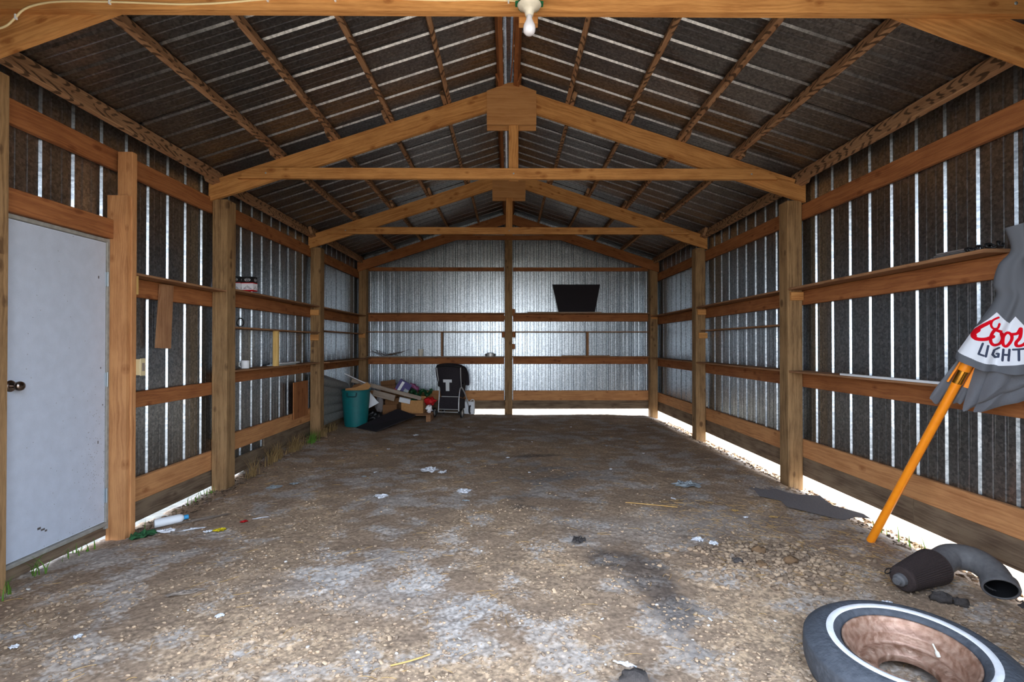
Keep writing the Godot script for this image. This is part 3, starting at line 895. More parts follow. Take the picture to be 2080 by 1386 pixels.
func build_door() -> void:
	var d0 := 3.43
	var d1 := 4.325
	var x := -2.93
	var dr := structure("door_1")
	var slab := mi("door_slab", wbar(Vector3(x, 0.075, -d0), Vector3(x - 0.042, 2.10, -d1), 0.002), M.door, dr)
	slab.set_meta("label", "plain white door leaf with small scuffs")
	var dim := Image.create(384, 864, false, Image.FORMAT_RGB8)
	var dn := FastNoiseLite.new()
	dn.seed = 8
	dn.frequency = 0.02
	for yy in 864:
		for xx in 384:
			var k := 1.0 + 0.035 * dn.get_noise_2d(xx, yy) + 0.03 * dn.get_noise_2d(xx * 14.0, yy * 14.0)
			dim.set_pixel(xx, yy, Color(0.72 * k, 0.75 * k, 0.80 * k))
	var dr_rng := RandomNumberGenerator.new()
	dr_rng.seed = 18
	for q in 260:        # specks of dirt, thickest low on the hinge side
		var low := q % 3 != 0
		var xx := clampi(int(dr_rng.randfn(330.0 if low else 190.0, 40.0 if low else 120.0)), 2, 380)
		var yy := clampi(int(dr_rng.randfn(690.0 if low else 500.0, 110.0 if low else 250.0)), 2, 860)
		var sz := dr_rng.randi_range(1, 2)
		dim.fill_rect(Rect2i(xx, yy, sz, sz), Color(0.45, 0.44, 0.43))
	for q in [[350, 105, 5, 8], [362, 385, 4, 5], [372, 500, 4, 4], [120, 805, 12, 6], [132, 812, 14, 5], [146, 818, 8, 5], [352, 610, 4, 9]]:
		dim.fill_rect(Rect2i(q[0], q[1], q[2], q[3]), Color(0.30, 0.28, 0.27))
	dim.generate_mipmaps()
	var dm := StandardMaterial3D.new()
	dm.albedo_texture = ImageTexture.create_from_image(dim)
	dm.roughness = 0.55
	var ds := stool()
	quad(ds, Vector3(x + 0.0012, 0.08, -Z * d0 - 0.004), Vector3(x + 0.0012, 0.08, -Z * d1 + 0.004), Vector3(x + 0.0012, 2.095, -Z * d1 + 0.004), Vector3(x + 0.0012, 2.095, -Z * d0 - 0.004), Vector3(x - 1.0, 1.0, -Z * 4.0), Vector2(0, 1), Vector2(1, 1), Vector2(1, 0), Vector2(0, 0))
	mi("door_skin", ds.commit(), dm, slab)
	for y in [0.265, 1.105, 1.835]:
		var h := mi("hinge", wbar(Vector3(x + 0.006, y - 0.05, -(d1 - 0.002)), Vector3(x - 0.004, y + 0.05, -(d1 + 0.03)), 0.001), M.hinge, dr)
		mi("hinge_pin", tube_mesh([Vector3(x + 0.012, y - 0.053, -Z * (d1 + 0.004)), Vector3(x + 0.012, y + 0.053, -Z * (d1 + 0.004))], 0.007, 8), M.hinge, h)
	var kx := up_to(Vector3(1, 0, 0), Vector3(x, 1.115, -Z * (d0 + 0.075)))
	var rose := mi("knob_rose", lathe_mesh(crisp([Vector2(0, 0.012), Vector2(0.022, 0.012), Vector2(0.034, 0.004), Vector2(0.035, 0.0)]), kx, 28), M.knob, dr)
	mi("door_knob", lathe_mesh([Vector2(0.012, 0.008), Vector2(0.012, 0.03), Vector2(0.018, 0.036), Vector2(0.026, 0.045), Vector2(0.029, 0.056), Vector2(0.025, 0.067), Vector2(0.014, 0.073), Vector2(0.0, 0.074)], kx, 28), M.knob, rose)
	# frame
	mi("jamb", wbar(Vector3(x - 0.055, 0.02, -(d1 + 0.003)), Vector3(x + 0.01, 2.13, -(d1 + 0.028))), M.jamb, dr)
	mi("jamb", wbar(Vector3(x - 0.055, 0.02, -(d0 - 0.003)), Vector3(x + 0.01, 2.13, -(d0 - 0.03))), M.jamb, dr)
	mi("head_jamb", wbar(Vector3(x - 0.055, 2.104, -(d0 - 0.003)), Vector3(x + 0.01, 2.13, -(d1 + 0.003))), M.jamb, dr)
	var sill := mi("threshold", wbar(Vector3(x - 0.055, 0.045, -(d0 - 0.003)), Vector3(x + 0.02, 0.07, -(d1 + 0.003))), M.jamb, dr)
	mi("sill_board", wbar(Vector3(x - 0.05, -0.035, -(d0 - 0.06)), Vector3(x - 0.01, 0.044, -(d1 + 0.03))), M.skirt, sill)
	mi("header", wbar(Vector3(x - 0.02, 2.135, -3.31), Vector3(x + 0.035, 2.275, -4.352)), M.girt, dr)
	var st := stool()
	prism(st, PackedVector2Array([Vector2(-2.945, floor_y(-2.9, 4.37) - 0.02), Vector2(-2.80, floor_y(-2.9, 4.37) - 0.02), Vector2(-2.80, 2.457), Vector2(-2.945, 2.457)]), Vector3(0, 0, -4.358 * Z), Vector3(1, 0, 0), Vector3.UP, Vector3(0, 0, -0.04), PI / 2)
	mi("jack_stud", st.commit(), M.stud, dr)
	mi("king_stud", wbar(Vector3(-2.90, floor_y(-2.9, 4.42) - 0.02, -4.405), Vector3(-2.79, 2.79, -4.455)), M.stud, dr)

# ------------------------------------------------------------------ things on walls and shelves
func build_lamp() -> void:
	var t := thing("light_fixture", "bare bulb in white porcelain holder on green box, on the top beam", "light fixture", Vector3(0.10, 2.985, -2.833))
	var st := stool()
	bar(st, Vector3(-0.052, 0.012, -0.055), Vector3(0.052, 0.075, 0.05), 0.014)
	mi("junction_box", st.commit(), M.green_box, t)
	for s in [-1.0, 1.0]:
		mi("mounting_ear", bar_mesh(Vector3(s * 0.05, 0.014, -0.02), Vector3(s * 0.068, 0.024, 0.01)), M.green_box, t)
	mi("lamp_holder", lathe_mesh([Vector2(0.0, 0.014), Vector2(0.056, 0.014), Vector2(0.058, 0.008), Vector2(0.052, -0.002), Vector2(0.034, -0.010), Vector2(0.024, -0.020), Vector2(0.020, -0.034), Vector2(0.018, -0.042), Vector2(0.0, -0.042)], Transform3D(Basis(Vector3(1, 0, 0), 0.12)), 36), M.porcelain, t)
	mi("bulb", lathe_mesh([Vector2(0.0, -0.040), Vector2(0.0135, -0.040), Vector2(0.0145, -0.058), Vector2(0.020, -0.072), Vector2(0.0275, -0.088), Vector2(0.030, -0.104), Vector2(0.0275, -0.120), Vector2(0.020, -0.130), Vector2(0.010, -0.1345), Vector2(0.0, -0.1355)], Transform3D.IDENTITY, 32), M.bulb, t)
	# cable along the beam
	var cab := thing("electric_cable", "cream electric cable stapled along the nearest top beam", "cable", Vector3(0, 0, 0))
	var px := [[-2.62, 2.875], [-2.55, 2.89], [-2.46, 2.912], [-2.41, 2.955], [-2.37, 2.995], [-2.30, 3.022], [-2.18, 3.037], [-1.95, 3.036], [-1.75, 3.03], [-1.58, 3.026], [-1.40, 3.034], [-1.20, 3.052], [-1.0, 3.064], [-0.85, 3.056], [-0.65, 3.064], [-0.48, 3.056], [-0.30, 3.052], [-0.12, 3.056], [0.05, 3.05]]
	var path := []
	for p in px:
		path.append(Vector3(p[0], p[1], -2.95 * Z + 0.045))
	mi("cable_run", tube_mesh(smooth_path(path, 5), 0.0048, 8), M.cable, cab)
	for p in [[-2.52, 2.897], [-2.405, 2.96], [-1.95, 3.036], [-1.18, 3.053], [-0.85, 3.056], [0.0, 3.052]]:
		mi("staple", bar_mesh(Vector3(p[0] - 0.004, p[1] - 0.012, -2.95 * Z + 0.04), Vector3(p[0] + 0.004, p[1] + 0.012, -2.95 * Z + 0.052), 0.001), M.white, cab)
	tag(mi("electric_cable", tube_mesh(smooth_path([Vector3(0.045, 3.90, -2.44), Vector3(0.05, 3.87, -2.95), Vector3(0.045, 3.88, -3.6), Vector3(0.035, 3.89, -4.26), Vector3(0.02, 3.95, -4.75)], 6), 0.006, 6), M.girt), "thin brown cord sagging beside the ridge purlin", "cable")

func carton_material(m: int) -> StandardMaterial3D:
	var w := 128
	var im := Image.create(w, 160, false, Image.FORMAT_RGB8)
	im.fill(Color(0.86, 0.86, 0.88))
	im.fill_rect(Rect2i(0, 0, w, 66), Color(0.03, 0.03, 0.035))
	im.fill_rect(Rect2i(0, 66, w, 9), Color(0.75, 0.05, 0.08))
	im.fill_rect(Rect2i(0, 148, w, 12), Color(0.70, 0.05, 0.08))
	for y in range(12, 56):
		for x in range(28, 100):
			var e := pow((x - 64) / 34.0, 2) + pow((y - 34) / 19.0, 2)
			if e < 1.0 and e > 0.72:
				im.set_pixel(x, y, Color(0.8, 0.8, 0.82))
			elif e <= 0.72 and absf(y - 34 + sin(x * 0.35 + m) * 5.0) < 3.2:
				im.set_pixel(x, y, Color(0.92, 0.92, 0.94))
	var r := RandomNumberGenerator.new()
	r.seed = 5 + m
	for k in 130:
		var x := r.randi_range(18, 108)
		var hgt := 44.0 * (1.0 - absf(x - 60) / 52.0)
		im.fill_rect(Rect2i(x, 138 - int(r.randf() * hgt), r.randi_range(2, 6), 2), Color(0.32, 0.32, 0.36).lerp(Color(0.6, 0.35, 0.35), r.randf() * 0.4))
	im.generate_mipmaps()
	var mt := StandardMaterial3D.new()
	mt.albedo_texture = ImageTexture.create_from_image(im)
	mt.roughness = 0.5
	return mt

func carton(at: Vector3, turn: float, size: Vector3, label: String, m: Material) -> void:
	var t := thing("printed_carton", label, "box", at, turn, "printed cartons on the left shelf")
	var st := stool()
	var h := size / 2
	var c := Vector3(0, h.y, 0)
	for f in 4:
		var n := Vector3(0, 0, 1).rotated(Vector3.UP, f * PI / 2)
		var s := Vector3(1, 0, 0).rotated(Vector3.UP, f * PI / 2)
		var ww := h.x if f % 2 == 0 else h.z
		var dd := h.z if f % 2 == 0 else h.x
		var o := c + n * dd
		quad(st, o - s * ww - Vector3(0, h.y, 0), o + s * ww - Vector3(0, h.y, 0), o + s * ww + Vector3(0, h.y, 0), o - s * ww + Vector3(0, h.y, 0), c, Vector2(0, 1), Vector2(1, 1), Vector2(1, 0), Vector2(0, 0))
	mi("printed_sides", st.commit(), m, t)
	mi("lid", bar_mesh(Vector3(-h.x, size.y - 0.002, -h.z), Vector3(h.x, size.y + 0.002, h.z), 0.001), M.black_plastic, t)

func build_wall_things() -> void:
	var m0 := carton_material(0)
	var m1 := carton_material(1)
	carton(Vector3(-2.905, 1.933, -6.36), 0.04, Vector3(0.10, 0.15, 0.10), "black and white printed carton half hidden by the left post", m0)
	carton(Vector3(-2.785, 1.933, -6.38), -0.05, Vector3(0.125, 0.15, 0.08), "black and white printed carton with red band, right of its twin", m1)
	# hanging plank
	var pl := mi("hanging_plank", prism_mesh([Vector2(-0.10, -0.27), Vector2(0.075, -0.275), Vector2(0.105, 0.27), Vector2(-0.05, 0.265)], Vector3(-2.925, 1.60, -5.03 * Z), Vector3(0.10, 0, -0.82), Vector3.UP, Vector3(0.02, 0, 0.002), PI / 2), M.plank)
	tag(pl, "brown rough plank hanging askew from the girt right of the door", "plank")
	# outlet box
	var ob := thing("outlet_box", "cream electric outlet box on the wall beside the door stud", "outlet", Vector3(-2.785, 1.19, -4.482))
	mi("back_box", bar_mesh(Vector3(-0.03, -0.06, -0.02), Vector3(0.026, 0.06, 0.022), 0.006), M.cream, ob)
	mi("cover_plate", bar_mesh(Vector3(0.026, -0.065, -0.026), Vector3(0.031, 0.065, 0.024), 0.002), M.cream, ob)
	mi("socket", bar_mesh(Vector3(0.031, -0.03, -0.014), Vector3(0.034, 0.03, 0.012), 0.001), M.grey_wood, ob)
	# wire coil, mug, papers
	var ring := []
	for i in 25:
		var a := TAU * i / 24.0
		ring.append(Vector3(cos(a) * 0.036, 0.048 + sin(a) * 0.042, sin(a * 2) * 0.006))
	var co := mi("wire_coil", tube_mesh(ring, 0.006, 6, false), M.black_plastic)
	co.position = Vector3(-2.775, 1.542, -6.14 * Z)
	tag(co, "black wire coil on the thin middle shelf behind the left post", "wire")
	var mug := thing("mug", "white mug on the lower left shelf beside the post", "mug", Vector3(-2.845, 1.097, -6.42))
	mi("cup", lathe_mesh([Vector2(0, 0.004), Vector2(0.036, 0.002), Vector2(0.040, 0.01), Vector2(0.042, 0.088), Vector2(0.039, 0.09), Vector2(0.037, 0.084), Vector2(0.035, 0.01), Vector2(0, 0.008)], Transform3D.IDENTITY, 24), M.white, mug)
	mi("handle", tube_mesh(smooth_path([Vector3(-0.04, 0.07, 0), Vector3(-0.065, 0.065, 0), Vector3(-0.065, 0.03, 0), Vector3(-0.04, 0.025, 0)], 4), 0.006, 6), M.white, mug)
	for k in 3:
		tag(mi("flat_tile", wbar(Vector3(-2.95 + 0.02 * k, 1.097 + 0.012 * k, -7.25 - 0.03 * k), Vector3(-2.81 + 0.01 * k, 1.108 + 0.012 * k, -7.85 - 0.04 * k), 0.002), M.white if k == 2 else M.paper_grey), ["lowest flat pale strip in the small pile on the lower left shelf", "middle flat pale strip in the small pile on the lower left shelf", "topmost white strip in the small pile on the lower left shelf"][k], "strip", "pale strips on the lower left shelf")
	tag(mi("plywood_offcut", wbar(Vector3(-2.925, 0.34, -8.05), Vector3(-2.91, 0.84, -8.62), 0.002), M.girt), "brown plywood offcut leaning on the left wall before the far post", "plywood")
	# back shelf: black panel on boards
	tag(mi("flat_board", wbar(Vector3(0.38, 1.986, -11.66), Vector3(1.84, 2.004, -11.8), 0.002), M.grey_wood), "thin dark board lying under the black panel on the back shelf", "board")
	var bp := mi("standing_panel", prism_mesh([Vector2(-0.36, 0.0), Vector2(0.36, 0.0), Vector2(0.475, 0.555), Vector2(-0.475, 0.555)], Vector3(1.35, 2.005, -11.69 * Z), Vector3(1, 0, 0), Vector3(0, 0.99, -0.13), Vector3(0, 0.002, 0.014), 0.0), M.black_board)
	tag(bp, "black trapezoid panel standing on the back wall shelf", "panel")
	tag(mi("flat_board", wbar(Vector3(1.05, 1.126, -11.66), Vector3(2.0, 1.142, -11.75), 0.002), M.plank), "thin brown board lying on the lower back shelf, right side", "board")
	# cup
	tag(mi("paper_cup", lathe_mesh(crisp([Vector2(0, 0.0), Vector2(0.04, 0.0), Vector2(0.057, 0.14), Vector2(0.053, 0.14), Vector2(0.037, 0.006), Vector2(0, 0.006)]), Transform3D(Basis(), Vector3(-1.74, 1.126, -11.74 * Z)), 24), M.porcelain), "pale paper cup on the lower back shelf above the heap", "cup")
	# silver clamp-like object
	var cl := thing("metal_clamp", "small silver and black metal clamp on the back shelf left of centre post", "clamp", Vector3(-0.36, 1.126, -11.68))
	mi("band", lathe_mesh(crisp([Vector2(0.055, 0.0), Vector2(0.062, 0.0), Vector2(0.062, 0.062), Vector2(0.055, 0.062), Vector2(0.055, 0.0)]), Transform3D(Basis().scaled(Vector3(1.2, 1, 0.7)), Vector3.ZERO), 24), M.chrome, cl)
	for s in [-1.0, 1.0]:
		mi("side_lug", bar_mesh(Vector3(s * 0.066, 0.0, -0.03), Vector3(s * 0.105, 0.052, 0.03), 0.01), M.black_plastic, cl)
	mi("top_bridge", bar_mesh(Vector3(-0.06, 0.056, -0.02), Vector3(0.06, 0.072, 0.03), 0.006), M.black_plastic, cl)
	# dry twigs
	var tw := thing("twig_nest", "dry twigs lying on the lower back shelf in the left corner", "twigs", Vector3(-2.45, 1.126, -11.72))
	var r := RandomNumberGenerator.new()
	r.seed = 77
	for k in 16:
		var a := r.randf_range(-0.6, 0.6)
		var l := r.randf_range(0.12, 0.36)
		var x0 := r.randf_range(-0.12, 0.12)
		var s := 1.0 if k % 2 == 0 else -1.0
		mi("twig", tube_mesh(smooth_path([Vector3(x0, 0.006 + r.randf() * 0.03, r.randf_range(-0.05, 0.05)), Vector3(x0 + s * l * 0.5, 0.03 + r.randf() * 0.05, a * 0.1), Vector3(x0 + s * l, 0.02 + r.randf() * 0.13, a * 0.15)], 4), 0.0035, 5), M.twig, tw)
	# right shelf
	tag(mi("trim_strip", wbar(Vector3(2.785, 1.101, -3.63), Vector3(2.82, 1.118, -4.95), 0.002), M.white), "long white trim strip along the lower right shelf edge", "strip")
	var gl := thing("folded_strap", "grey webbing strap folded flat on the upper right shelf", "strap", Vector3(2.87, 1.926, -3.78), 0.1)
	for k in 3:
		mi("strap_layer", bar_mesh(Vector3(-0.03, 0.012 * k, -0.13 + 0.02 * k), Vector3(0.03, 0.012 * k + 0.011, 0.13 - 0.015 * k), 0.004), M.mat_grey if k % 2 == 0 else M.duct, gl)
	var gv := thing("cord_bundle", "bundled black cord at the end of the upper right shelf", "cord", Vector3(2.87, 1.926, -3.55))
	var cp := []
	for i in 60:
		var a := i * 0.75
		cp.append(Vector3(cos(a) * (0.022 + 0.006 * sin(i * 1.7)), 0.022 + sin(a) * 0.015, -0.11 + 0.22 * i / 60.0 + 0.02 * sin(a * 0.5)))
	mi("cord_coil", tube_mesh(cp, 0.007, 6), M.black_plastic, gv)

# ------------------------------------------------------------------ umbrella
func seg_dist(p: Vector2, a: Vector2, b: Vector2) -> float:
	var t := clampf((p - a).dot(b - a) / maxf((b - a).length_squared(), 1e-9), 0.0, 1.0)
	return p.distance_to(a + (b - a) * t)

func smooth2(p: Array) -> Array:
	var out := []
	for i in p.size() - 1:
		var p0: Vector2 = p[maxi(i - 1, 0)]
		var p1: Vector2 = p[i]
		var p2: Vector2 = p[i + 1]
		var p3: Vector2 = p[mini(i + 2, p.size() - 1)]
		for k in 6:
			out.append(p1.cubic_interpolate(p2, p0, p3, k / 6.0))
	out.append(p[-1])
	return out

# print on the canopy in the panel's own (across, along) metres
func canopy_print() -> StandardMaterial3D:
	var a0 := -0.16
	var b1 := 2.32
	var sc := 1100.0
	var w := int(0.58 * sc)
	var h := int(1.0 * sc)
	var im := Image.create(w, h, false, Image.FORMAT_RGB8)
	im.fill(Color(0.315, 0.325, 0.345))
	var nz := FastNoiseLite.new()
	nz.seed = 4
	nz.frequency = 0.5
	for y in h:
		for x in w:
			var k := 0.40 * (1.0 + 0.10 * nz.get_noise_2d(x * 1.0, y * 1.0))
			im.set_pixel(x, y, Color(k * 0.97, k, k * 1.06))
	var white := PackedVector2Array([Vector2(-0.075, 1.475), Vector2(-0.062, 1.618), Vector2(-0.012, 1.715), Vector2(0.005, 1.76), Vector2(0.079, 1.72), Vector2(0.087, 1.764), Vector2(0.155, 1.72), Vector2(0.178, 1.776), Vector2(0.353, 1.701), Vector2(0.391, 1.616), Vector2(0.214, 1.527), Vector2(0.129, 1.476), Vector2(0.03, 1.468)])
	var red := Color(0.82, 0.06, 0.13)
	var ink := Color(0.25, 0.28, 0.36)
	var script := [
		[[Vector2(0.032, 1.703), Vector2(0.034, 1.679), Vector2(0.02, 1.669), Vector2(0.005, 1.682), Vector2(0.001, 1.709), Vector2(0.016, 1.734)], 0.0042],
		[[Vector2(-0.003, 1.70), Vector2(-0.03, 1.655), Vector2(-0.045, 1.616), Vector2(-0.043, 1.593), Vector2(-0.017, 1.586), Vector2(0.014, 1.6), Vector2(0.034, 1.627)], 0.0075],
		[[Vector2(-0.034, 1.635), Vector2(-0.043, 1.61), Vector2(-0.036, 1.596)], 0.010],
		[[Vector2(0.051, 1.665), Vector2(0.028, 1.663), Vector2(0.026, 1.625), Vector2(0.037, 1.595), Vector2(0.054, 1.584), Vector2(0.071, 1.596), Vector2(0.072, 1.626), Vector2(0.058, 1.655)], 0.006],
		[[Vector2(0.075, 1.617), Vector2(0.088, 1.592), Vector2(0.101, 1.594), Vector2(0.105, 1.631), Vector2(0.096, 1.658), Vector2(0.077, 1.665), Vector2(0.071, 1.64), Vector2(0.08, 1.605)], 0.0055],
		[[Vector2(0.096, 1.664), Vector2(0.112, 1.678), Vector2(0.114, 1.707), Vector2(0.128, 1.661), Vector2(0.125, 1.628), Vector2(0.135, 1.612), Vector2(0.153, 1.628), Vector2(0.161, 1.666)], 0.0058],
		[[Vector2(0.161, 1.666), Vector2(0.165, 1.714), Vector2(0.179, 1.673), Vector2(0.201, 1.655), Vector2(0.193, 1.632), Vector2(0.175, 1.634)], 0.0058]]
	var block := [[Vector2(0.018, 1.572), Vector2(0.024, 1.509), Vector2(0.048, 1.511)], [Vector2(0.045, 1.571), Vector2(0.059, 1.511)], [Vector2(0.092, 1.574), Vector2(0.078, 1.558), Vector2(0.081, 1.531), Vector2(0.098, 1.517), Vector2(0.109, 1.523), Vector2(0.104, 1.54), Vector2(0.096, 1.538)], [Vector2(0.113, 1.572), Vector2(0.133, 1.513)], [Vector2(0.136, 1.583), Vector2(0.156, 1.525)], [Vector2(0.123, 1.544), Vector2(0.146, 1.555)], [Vector2(0.15, 1.59), Vector2(0.189, 1.612)], [Vector2(0.17, 1.601), Vector2(0.194, 1.545)]]
	for y in h:
		var b := b1 - (y + 0.5) / sc
		if b < 1.44 or b > 1.79:
			continue
		for x in w:
			var p := Vector2(a0 + (x + 0.5) / sc, b)
			if Geometry2D.is_point_in_polygon(p, white):
				im.set_pixel(x, y, Color(0.87, 0.89, 0.92))
	for s in script:
		var wide := []
		for p in s[0]:
			wide.append(Vector2(-0.045 + (p.x + 0.045) * 1.12, p.y + (p.x + 0.045) * 0.02))
		stroke(im, smooth2(wide), s[1] * 1.3, red, a0, b1, sc)
	for s in block:
		stroke(im, s, 0.0055, ink, a0, b1, sc)
	im.generate_mipmaps()
	var m := StandardMaterial3D.new()
	m.albedo_texture = ImageTexture.create_from_image(im)
	m.roughness = 0.95
	m.metallic_specular = 0.2
	return m

func stroke(im: Image, pts: Array, rad: float, col: Color, a0: float, b1: float, sc: float) -> void:
	for i in pts.size() - 1:
		var a: Vector2 = pts[i]
		var b: Vector2 = pts[i + 1]
		var x0 := int((minf(a.x, b.x) - rad - a0) * sc)
		var x1 := int((maxf(a.x, b.x) + rad - a0) * sc) + 1
		var y0 := int((b1 - maxf(a.y, b.y) - rad) * sc)
		var y1 := int((b1 - minf(a.y, b.y) + rad) * sc) + 1
		for y in range(maxi(y0, 0), mini(y1, im.get_height() - 1) + 1):
			for x in range(maxi(x0, 0), mini(x1, im.get_width() - 1) + 1):
				if seg_dist(Vector2(a0 + (x + 0.5) / sc, b1 - (y + 0.5) / sc), a, b) < rad:
					im.set_pixel(x, y, col)

func row_at(rows: Array, v: float) -> Vector2:
	var f := v * (rows.size() - 1)
	var i := mini(int(f), rows.size() - 2)
	return rows[i].cubic_interpolate(rows[i + 1], rows[maxi(i - 1, 0)], rows[mini(i + 2, rows.size() - 1)], f - i)

func build_umbrella() -> void:
	var B := Vector3(2.506, 0.0, -3.349)
	var D := Vector3(0.1286, 0.912, 0.3896)
	var N := Vector3(-0.7356, -0.1757, 0.6542)
	var S := Vector3(0.6651, -0.3707, 0.6482)
	var t := thing("patio_umbrella", "closed grey patio umbrella with orange pole leaning on the right wall", "umbrella", Vector3.ZERO)
	var f0 := floor_y(B.x, 4.08) / D.y
	mi("pole", lathe_mesh(crisp([Vector2(0, f0), Vector2(0.0245, f0), Vector2(0.0245, 1.255), Vector2(0, 1.255)]), up_to(D, B), 24), M.orange, t)
	var fer := mi("ferrule", lathe_mesh(crisp([Vector2(0.0, 1.24), Vector2(0.0265, 1.24), Vector2(0.0265, 1.328), Vector2(0.0, 1.328)]), up_to(D, B), 24), M.brass, t)
	fer.set_meta("label", "shiny brass sleeve on the pole")
	mi("upper_pole", lathe_mesh(crisp([Vector2(0, 1.323), Vector2(0.030, 1.323), Vector2(0.030, 1.39), Vector2(0.036, 1.395), Vector2(0.036, 1.41), Vector2(0.022, 1.415), Vector2(0.022, 2.10), Vector2(0, 2.10)]), up_to(D, B), 24), M.orange, t)
	mi("catch_block", beam_mesh(B + D * 1.226 + S * 0.045 - N * 0.03, B + D * 1.39 + S * 0.045 - N * 0.03, 0.028, 0.03, N), M.orange, t)
	mi("catch_block", beam_mesh(B + D * 1.226 - S * 0.04 - N * 0.02, B + D * 1.37 - S * 0.03 - N * 0.02, 0.012, 0.02, N), M.orange, t)
	var L := [Vector2(-0.145, 2.205), Vector2(-0.075, 2.10), Vector2(-0.093, 2.008), Vector2(-0.072, 1.898), Vector2(-0.033, 1.834), Vector2(-0.049, 1.661), Vector2(-0.071, 1.475), Vector2(-0.067, 1.436), Vector2(-0.064, 1.430)]
	var R := [Vector2(-0.004, 2.299), Vector2(0.055, 2.135), Vector2(0.095, 2.072), Vector2(0.16, 1.984), Vector2(0.204, 1.913), Vector2(0.279, 1.801), Vector2(0.355, 1.674), Vector2(0.382, 1.626), Vector2(0.403, 1.58)]
	var mp := canopy_print()
	for face in 2:
		var pts := []
		var uvs := []
		for i in 41:
			var v := i / 40.0
			var l := row_at(L, v)
			var r := row_at(R, v)
			var row := []
			var ur := []
			for j in 41:
				var u := j / 40.0
				var ab := l.lerp(r, u)
				# hem sags at the middle
				ab.y -= 0.055 * sin(PI * u) * smoothstep(0.55, 1.0, v)
				var thick := (0.045 + 0.06 * v) * sqrt(maxf(0.0, sin(PI * clampf(u, 0.0, 1.0))))
				var fold := 0.016 * v * sin(u * 21.0 + 1.5 * v) * sin(PI * u) - 0.030 * exp(-pow((u - 0.40) / 0.05, 2)) * smoothstep(0.3, 0.8, v) - 0.02 * exp(-pow((u - 0.55 - 0.1 * v) / 0.06, 2)) * (1.0 - v)
				var nn := (thick + fold) if face == 0 else -thick * 0.8 - fold
				row.append(B + S * ab.x * 0.92 + D * ab.y * 0.9655 + N * (nn + 0.012))
				ur.append(Vector2((ab.x + 0.16) / 0.58, (2.32 - ab.y) / 1.0))
			pts.append(row)
			uvs.append(ur)
		var st := stool()
		grid(st, pts, false, face == 0, uvs)
		var c := mi("canopy_front" if face == 0 else "canopy_back", st.commit(), mp if face == 0 else M.canvas, t)
		if face == 0:
			c.set_meta("label", "grey canopy cover with white peaks, red script and LIGHT lettering")
	var flaps := [
		[[Vector2(-0.045, 1.46), Vector2(-0.088, 1.161), Vector2(-0.069, 1.114), Vector2(-0.037, 1.097), Vector2(-0.023, 1.167), Vector2(0.031, 1.44)], -0.05],
		[[Vector2(0.032, 1.43), Vector2(0.027, 1.169), Vector2(0.049, 1.154), Vector2(0.072, 1.177), Vector2(0.065, 1.42)], -0.035],
		[[Vector2(0.034, 1.45), Vector2(0.081, 1.162), Vector2(0.108, 1.144), Vector2(0.13, 1.178), Vector2(0.364, 1.451), Vector2(0.325, 1.60)], 0.0],
		[[Vector2(0.156, 1.49), Vector2(0.133, 1.18), Vector2(0.161, 1.169), Vector2(0.188, 1.195), Vector2(0.38, 1.42), Vector2(0.323, 1.60)], 0.03],
		[[Vector2(0.10, 1.47), Vector2(0.128, 1.242), Vector2(0.152, 1.246), Vector2(0.342, 1.507), Vector2(0.321, 1.60)], 0.055]]
	for k in flaps.size():
		var st := stool()
		var poly := PackedVector2Array(flaps[k][0])
		# each loose gore is a padded fold: rounded rim, a little thickness
		var cc := Vector2.ZERO
		for p in poly: cc += p
		cc /= poly.size()
		var ring := smooth2(flaps[k][0] + [flaps[k][0][0]])
		for side in [1.0, -1.0]:
			var pts := []
			for i in 6:
				var f := i / 5.0
				var row := []
				for q in ring:
					var ab: Vector2 = cc.lerp(q, f)
					row.append(B + S * ab.x * 0.92 + D * ab.y * 0.9655 + N * (flaps[k][1] + side * 0.018 * sqrt(maxf(0.0, 1.0 - f * f)) + 0.012 * sin(ab.x * 60.0 + k)))
				pts.append(row)
			grid(st, pts, true, side > 0.0)
		mi("loose_gore", st.commit(), M.canvas, t)

